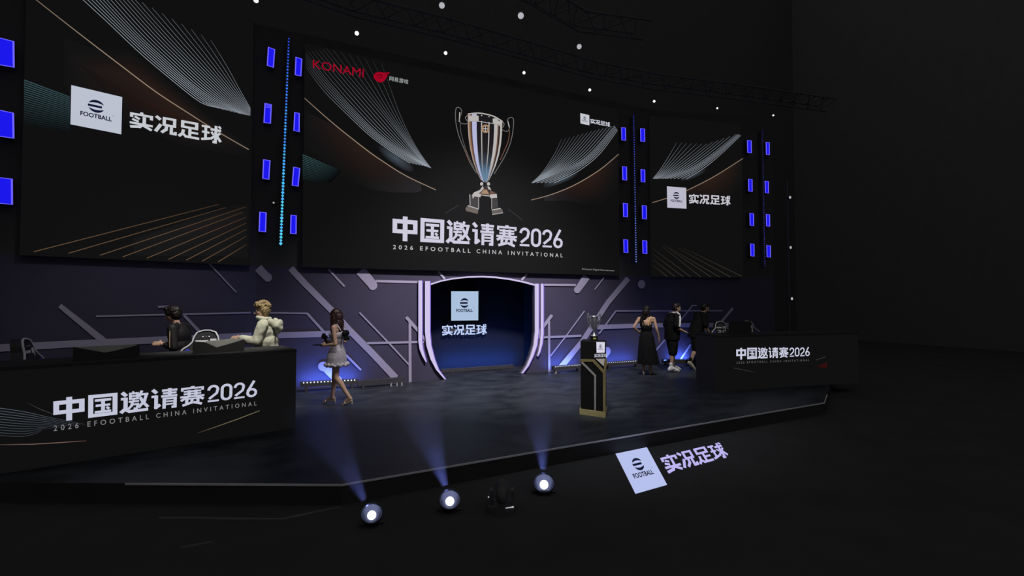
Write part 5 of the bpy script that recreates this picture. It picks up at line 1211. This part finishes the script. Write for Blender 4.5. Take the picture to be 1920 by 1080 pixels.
A_l, T_l = (.075, .095, .12), (.235, .11, .045); A_r, T_r = (-.115, -.11, .12), (.045, -.13, .045)
leg(mb, (-.02, .09, .88), (.06, .095, .50), A_l); foot(mb, A_l, T_l); leg(mb, (-.02, -.09, .88), (-.06, -.10, .50), A_r); foot(mb, A_r, T_r)
arm(mb, (.02, -.205, 1.40), (-.05, -.245, 1.12), (.20, -.20, 1.02)); hand(mb, (.20, -.20, 1.02), (.93, .25, -.2), (.2, -.5, .85), (0, 1, 0), .55)
arm(mb, (.02, .205, 1.40), (-.03, .25, 1.12), (.21, .12, 1.04)); hand(mb, (.21, .12, 1.04), (.93, -.25, -.15), (.2, .5, .85), (0, -1, 0), .55)
hc3 = V((.12, 0, 1.60)); hf = V((1, -.10, -.32)); hu = V((.25, 0, 1)); mb.cap((.05, 0, 1.44), .055, hc3 - V((.04, 0, .07)), .052); head(mb, hc3, hf, hu, 1.0)
remesh(mb, 'body', [SKIN], m2, .009, 3); eyes(m2, hc3, hf, hu)
mb = MB(); mb.ell((.01, 0, 1.27), (.135, .20, .16)); mb.cap((.03, .06, 1.41), .075, (.02, .20, 1.39), .075); mb.cap((.03, -.06, 1.41), .075, (.02, -.20, 1.39), .075); mb.cap((.02, .20, 1.39), .082, (-.03, .255, 1.17), .088); mb.cap((.02, -.20, 1.39), .082, (-.04, -.255, 1.17), .088)
shell_skirt(mb, [((.0, 0, 1.30), .15, .21), ((-.01, 0, 1.08), .17, .225), ((-.02, 0, .80), .172, .228)], 28, .015, 6); remesh(mb, 'shirt', [BLKC], m2, .012, 3)
mb = MB(); mb.ell((-.02, 0, .92), (.12, .17, .11))
for hp, kn, an in (((-.02, .09, .88), (.06, .095, .50), A_l), ((-.02, -.09, .88), (-.06, -.10, .50), A_r)): mb.chain([(hp, .105), (lp3(hp, kn, .5), .118), (lp3(kn, an, .0), .112)])
remesh(mb, 'shorts', [BLKC], m2, .012, 2)
mb = MB()
for q in (-1, 1):
    pts = [V((.06, .07 * q, 1.508)), V((.045, .15 * q, 1.494)), V((.04, .24 * q, 1.452)), V((.03, .298 * q, 1.36)), V((.0, .338 * q, 1.25)), V((-.02, .352 * q, 1.15))]
    pts = [p + V((.0, 0, 0)) for p in pts]
    for a_, b_ in zip(pts, pts[1:]): mb.prism([a_ + V((-.024, 0, 0)), a_ + V((.024, 0, 0)), a_ + V((.024, .004 * q, .006)), a_ + V((-.024, .004 * q, .006))], [b_ + V((-.024, 0, 0)), b_ + V((.024, 0, 0)), b_ + V((.024, .004 * q, .006)), b_ + V((-.024, .004 * q, .006))])
mb.build('shoulder_stripe', [WHT_C], m2, local=True)
mb = MB(); mb.tube([V((.06 + math.cos(a) * .068, math.sin(a) * .075, 1.478 - math.cos(a) * .012)) for a in [2 * math.pi * j / 16 for j in range(16)]], .014, 6, 0, True); mb.build('collar', [WHT_C], m2, local=True)
hairblob(m2, [(hc3 + V((-.02, 0, .045)), (.102, .088, .090)), (hc3 + V((-.05, 0, .0)), (.075, .086, .085)), (hc3 + V((.055, 0, .085)), (.060, .072, .040)), (hc3 + V((-.06, 0, -.05)), (.045, .07, .05))], HAIRD, .010, 'hair', .008)
for an, toe in ((A_l, T_l), (A_r, T_r)):
    mb = MB(); mb.cap(V(an) + V((0, 0, .02)), .043, lp3(an, V(an) + V((0, 0, .1)), .9), .043); mb.build('sock', [WHT_C], m2, local=True); shoe(m2, an, toe, SHOEW, SOLE, BLKC, 1.06)
M2 = PM[m2.name]; c0 = V((.34, -.03, 1.0)); held('tablet', 'black tablet held by the man with the white shoulder stripe', 'tablet', M2, (c0, lambda m: m.box(c0, (.17, .24, .012), 0, (1, 0, -.25), (0, 1, 0), (.25, 0, 1))), [CARDB], 'slab')

# ---- man in black shirt leaning towards the right desk
zw = FPX * H / (692 - 563) * 1.0
m3 = person('man in black shirt leaning forward toward the right desk', 1302, zw, (RIGHT + FWD * .12))
mb = MB(); torso(mb, (.0, 0, .93), (.06, 0, 1.08), (.14, 0, 1.29), (.24, 0, 1.47), (.17, .20, 1.42), (.17, -.20, 1.42), .97)
A_r, T_r = (-.19, -.12, .20), (-.09, -.12, .055); A_l, T_l = (.22, .11, .12), (.38, .12, .045)
leg(mb, (0, -.09, .89), (-.03, -.11, .52), A_r); foot(mb, A_r, T_r); leg(mb, (.02, .09, .89), (.20, .10, .53), A_l); foot(mb, A_l, T_l)
arm(mb, (.17, -.205, 1.42), (.16, -.25, 1.14), (.30, -.20, .96)); hand(mb, (.30, -.20, .96), (.5, .0, -.85), (.6, -.6, .4), (0, 1, 0), .4)
arm(mb, (.17, .205, 1.42), (.24, .26, 1.14), (.42, .20, 1.0)); hand(mb, (.42, .20, 1.0), (.7, .0, -.7), (.6, .6, .4), (0, -1, 0), .4)
hc4 = V((.31, 0, 1.60)); hf = V((1, 0, -.45)); hu = V((.4, 0, 1)); mb.cap((.23, 0, 1.44), .056, hc4 - V((.05, 0, .07)), .052); head(mb, hc4, hf, hu, 1.0)
remesh(mb, 'body', [SKIN], m3, .009, 3); eyes(m3, hc4, hf, hu)
mb = MB(); mb.ell((.13, 0, 1.28), (.145, .20, .17)); mb.cap((.19, .06, 1.43), .078, (.17, .20, 1.41), .078); mb.cap((.19, -.06, 1.43), .078, (.17, -.20, 1.41), .078); mb.cap((.17, .20, 1.41), .085, (.22, .26, 1.18), .085); mb.cap((.17, -.20, 1.41), .085, (.165, -.255, 1.17), .085)
shell_skirt(mb, [((.12, 0, 1.28), .155, .21), ((.06, 0, 1.08), .17, .22), ((.0, 0, .84), .172, .225)], 28, .015, 6); remesh(mb, 'shirt', [BLKC], m3, .012, 3)
mb = MB(); mb.ell((0, 0, .93), (.12, .17, .11))
for hp, kn, an in (((0, -.09, .89), (-.03, -.11, .52), A_r), ((.02, .09, .89), (.20, .10, .53), A_l)): mb.chain([(hp, .108), (lp3(hp, kn, .5), .115), (lp3(hp, kn, .90), .105)])
remesh(mb, 'shorts', [BLKC], m3, .012, 2)
hairblob(m3, [(hc4 + V((-.015, 0, .045)), (.102, .088, .090)), (hc4 + V((-.06, 0, .02)), (.075, .086, .085)), (hc4 + V((.06, 0, .07)), (.050, .070, .04)), (hc4 + V((-.075, 0, -.04)), (.04, .07, .05))], HAIRD, .010, 'hair', .012)
mb = MB(); mb.ell(hc4 + V((.075, 0, -.115)), (.028, .042, .024)); mb.build('beard', [HAIRD], m3, local=True)
for an, toe, lf in ((A_r, T_r, 1), (A_l, T_l, 0)):
    mb = MB(); mb.cap(V(an) + V((0, 0, .02)), .043, V(an) + V((.02 * lf, 0, .09)), .043); mb.build('sock', [BLKC], m3, local=True); shoe(m3, an, toe, KHAK, SOLE, None, 1.05, lf)

# ---- dark-jacketed man behind the left desk (faces picture left)
m4 = person('dark-haired man in black jacket gesturing behind the left desk', 336, 7.45, (LEFTW - FWD * .18))
mb = MB(); torso(mb, (-.02, 0, .92), (-.02, 0, 1.07), (.0, 0, 1.27), (.05, 0, 1.44), (.0, .20, 1.385), (.0, -.20, 1.385), .95)
for q in (-1, 1): leg(mb, (-.02, .09 * q, .88), (.02, .1 * q, .49), (-.02, .1 * q, .1)); foot(mb, (-.02, .1 * q, .1), (.14, .12 * q, .035))
arm(mb, (.0, .205, 1.385), (-.05, .25, 1.09), (.13, .20, 1.14)); hand(mb, (.13, .20, 1.14), (.97, -.1, .12), (.1, .75, .5), (0, -.2, 1), .25, 1.0)
arm(mb, (.0, -.205, 1.385), (-.02, -.25, 1.10), (.15, -.12, 1.10)); hand(mb, (.15, -.12, 1.10), (.95, .2, .2), (.1, -.8, .4), (0, .2, 1), .4, 1.0)
hc5 = V((.095, 0, 1.585)); hf = V((1, .36, -.38)); hu = V((.3, 0, 1)); mb.cap((.04, 0, 1.42), .055, hc5 - V((.04, 0, .07)), .052); head(mb, hc5, hf, hu, 1.0)
remesh(mb, 'body', [SKINW], m4, .0085, 3); eyes(m4, hc5, hf, hu)
mb = MB(); mb.ell((.0, 0, 1.26), (.14, .20, .17)); mb.ell((-.01, 0, 1.10), (.135, .185, .14)); mb.ell((-.02, 0, .98), (.135, .185, .12)); mb.cap((.03, .06, 1.40), .072, (.0, .20, 1.375), .075); mb.cap((.03, -.06, 1.40), .072, (.0, -.20, 1.375), .075)
mb.chain([((.0, .205, 1.375), .074), ((-.05, .25, 1.09), .060), ((.08, .21, 1.13), .045)]); mb.chain([((.0, -.205, 1.375), .074), ((-.02, -.25, 1.10), .060), ((.10, -.145, 1.10), .045)])
remesh(mb, 'jacket', [JACK], m4, .012, 2)
mb = MB(); mb.tube([V((.0, .085, 1.468)), V((-.005, .15, 1.452)), V((.0, .215, 1.435)), V((.0, .262, 1.38)), V((-.01, .296, 1.28)), V((-.018, .312, 1.17)), V((-.02, .312, 1.10))], .007, 6); mb.build('sleeve_piping', [TANS], m4, local=True)
mb = MB(); mb.ell((-.02, 0, .90), (.125, .165, .12))
for q in (-1, 1): mb.chain([((-.02, .09 * q, .88), .098), ((.02, .1 * q, .49), .075), ((-.01, .1 * q, .12), .062)])
remesh(mb, 'trousers', [BLKC], m4, .013, 2)
for q in (-1, 1): shoe(m4, (-.02, .1 * q, .1), (.14, .12 * q, .04), BLKC, BLKC)
hairblob(m4, [(hc5 + V((-.015, 0, .05)), (.112, .096, .090)), (hc5 + V((-.05, 0, .0)), (.080, .094, .095)), (hc5 + V((.065, 0, .075)), (.052, .082, .048)), (hc5 + V((.02, .065, .02)), (.05, .03, .05)), (hc5 + V((.02, -.065, .02)), (.05, .03, .05))], HAIRD, .010, 'hair', .010)

# ---- blond man in the cream hooded jacket (faces picture left)
m5 = person('blond curly-haired man in cream hooded jacket behind the left desk', 497, 7.75, (LEFTW - FWD * .12))
mb = MB(); torso(mb, (-.05, 0, .92), (-.06, 0, 1.07), (-.03, 0, 1.30), (.0, 0, 1.48), (-.04, .20, 1.42), (-.04, -.20, 1.42), .97)
for q in (-1, 1): leg(mb, (-.05, .09 * q, .88), (-.01, .1 * q, .49), (-.05, .1 * q, .1)); foot(mb, (-.05, .1 * q, .1), (.11, .12 * q, .035))
arm(mb, (-.04, .205, 1.42), (.03, .25, 1.16), (.30, .19, 1.215)); hand(mb, (.30, .19, 1.215), (.97, -.1, .06), (.05, .6, .75), (0, -.8, .5), .35, 1.0)
arm(mb, (-.04, -.205, 1.42), (.03, -.26, 1.15), (.25, -.16, 1.13)); hand(mb, (.25, -.16, 1.13), (.95, .2, -.15), (.05, -.6, .7), (0, .8, .5), .5, 1.0)
hc6 = V((.05, 0, 1.635)); hf = V((1, .42, -.22)); hu = V((.2, 0, 1)); mb.cap((.0, 0, 1.46), .055, hc6 - V((.03, 0, .07)), .053); head(mb, hc6, hf, hu, 1.02)
remesh(mb, 'body', [SKINW], m5, .0085, 3); eyes(m5, hc6, hf, hu, 1.02)
mb = MB(); mb.ell((-.03, 0, 1.30), (.155, .21, .17)); mb.ell((-.05, 0, 1.14), (.155, .205, .16)); mb.ell((-.06, 0, 1.0), (.165, .205, .13)); mb.cap((.0, .06, 1.43), .080, (-.04, .20, 1.405), .085); mb.cap((.0, -.06, 1.43), .080, (-.04, -.20, 1.405), .085)
mb.chain([((-.04, .205, 1.41), .086), ((.03, .26, 1.16), .074), ((.15, .23, 1.178), .068), ((.265, .2, 1.207), .052)]); mb.chain([((-.04, -.205, 1.41), .086), ((.03, -.27, 1.15), .074), ((.22, -.175, 1.135), .054)])
o = remesh(mb, 'jacket', [CREAM], m5, .012, 2)
for v in o.data.vertices: v.co += v.normal * (noise.noise(v.co * 14 + V((3, 1, 2))) * .010)
mb = MB(); mb.tube([V((.02 + math.cos(a) * .088, math.sin(a) * .095, 1.515 + .012 * math.cos(a))) for a in [2 * math.pi * j / 18 for j in range(18)]], .032, 8, 0, True); remesh(mb, 'collar', [CREAM], m5, .011, 2)
mb = MB(); mb.chain([((-.12, .11, 1.47), .045), ((-.19, .08, 1.39), .055), ((-.215, 0, 1.345), .065), ((-.19, -.08, 1.39), .055), ((-.12, -.11, 1.47), .045)]); mb.ell((-.225, 0, 1.42), (.045, .105, .075)); mb.ell((-.19, 0, 1.31), (.05, .09, .06)); remesh(mb, 'hood', [CREAM], m5, .011, 2)
mb = MB(); mb.tube([V((-.13, .10, 1.40)), V((-.19, .12, 1.31)), V((-.205, .11, 1.22)), V((-.19, .10, 1.15))], .007, 6); mb.build('drawstring', [BLKC], m5, local=True)
mb = MB(); mb.ell((-.05, 0, .90), (.13, .17, .12))
for q in (-1, 1): mb.chain([((-.05, .09 * q, .88), .102), ((-.01, .1 * q, .49), .085), ((-.04, .1 * q, .12), .075)])
remesh(mb, 'trousers', [DENIM], m5, .013, 2)
mb = MB(); mb.ell((.085, .0, 1.06), (.055, .15, .13)); mb.ell((.075, .0, 1.22), (.055, .13, .12)); remesh(mb, 'inner_shirt', [DENIM], m5, .013, 2)
for q in (-1, 1): shoe(m5, (-.05, .1 * q, .1), (.11, .12 * q, .04), SHOEW, SOLE)
random.seed(4)
hp_ = [(hc6 + V((-.01, 0, .055)), (.105, .092, .085)), (hc6 + V((-.055, 0, .01)), (.075, .09, .085)), (hc6 + V((-.06, 0, -.05)), (.045, .07, .05))]
for j in range(46):
    a = random.uniform(0, 2 * math.pi); e_ = random.uniform(.15, 1.5); p = V((math.cos(a) * math.cos(e_) * .112 - .015, math.sin(a) * math.cos(e_) * .098, math.sin(e_) * .088 + .055))
    if p.x > .0 and p.z < .075: p.z = random.uniform(.085, .12); p.x = min(p.x, .085)
    hp_.append((hc6 + p, random.uniform(.016, .034)))
hairblob(m5, hp_, HAIRB, .007, 'hair', .014, 1)
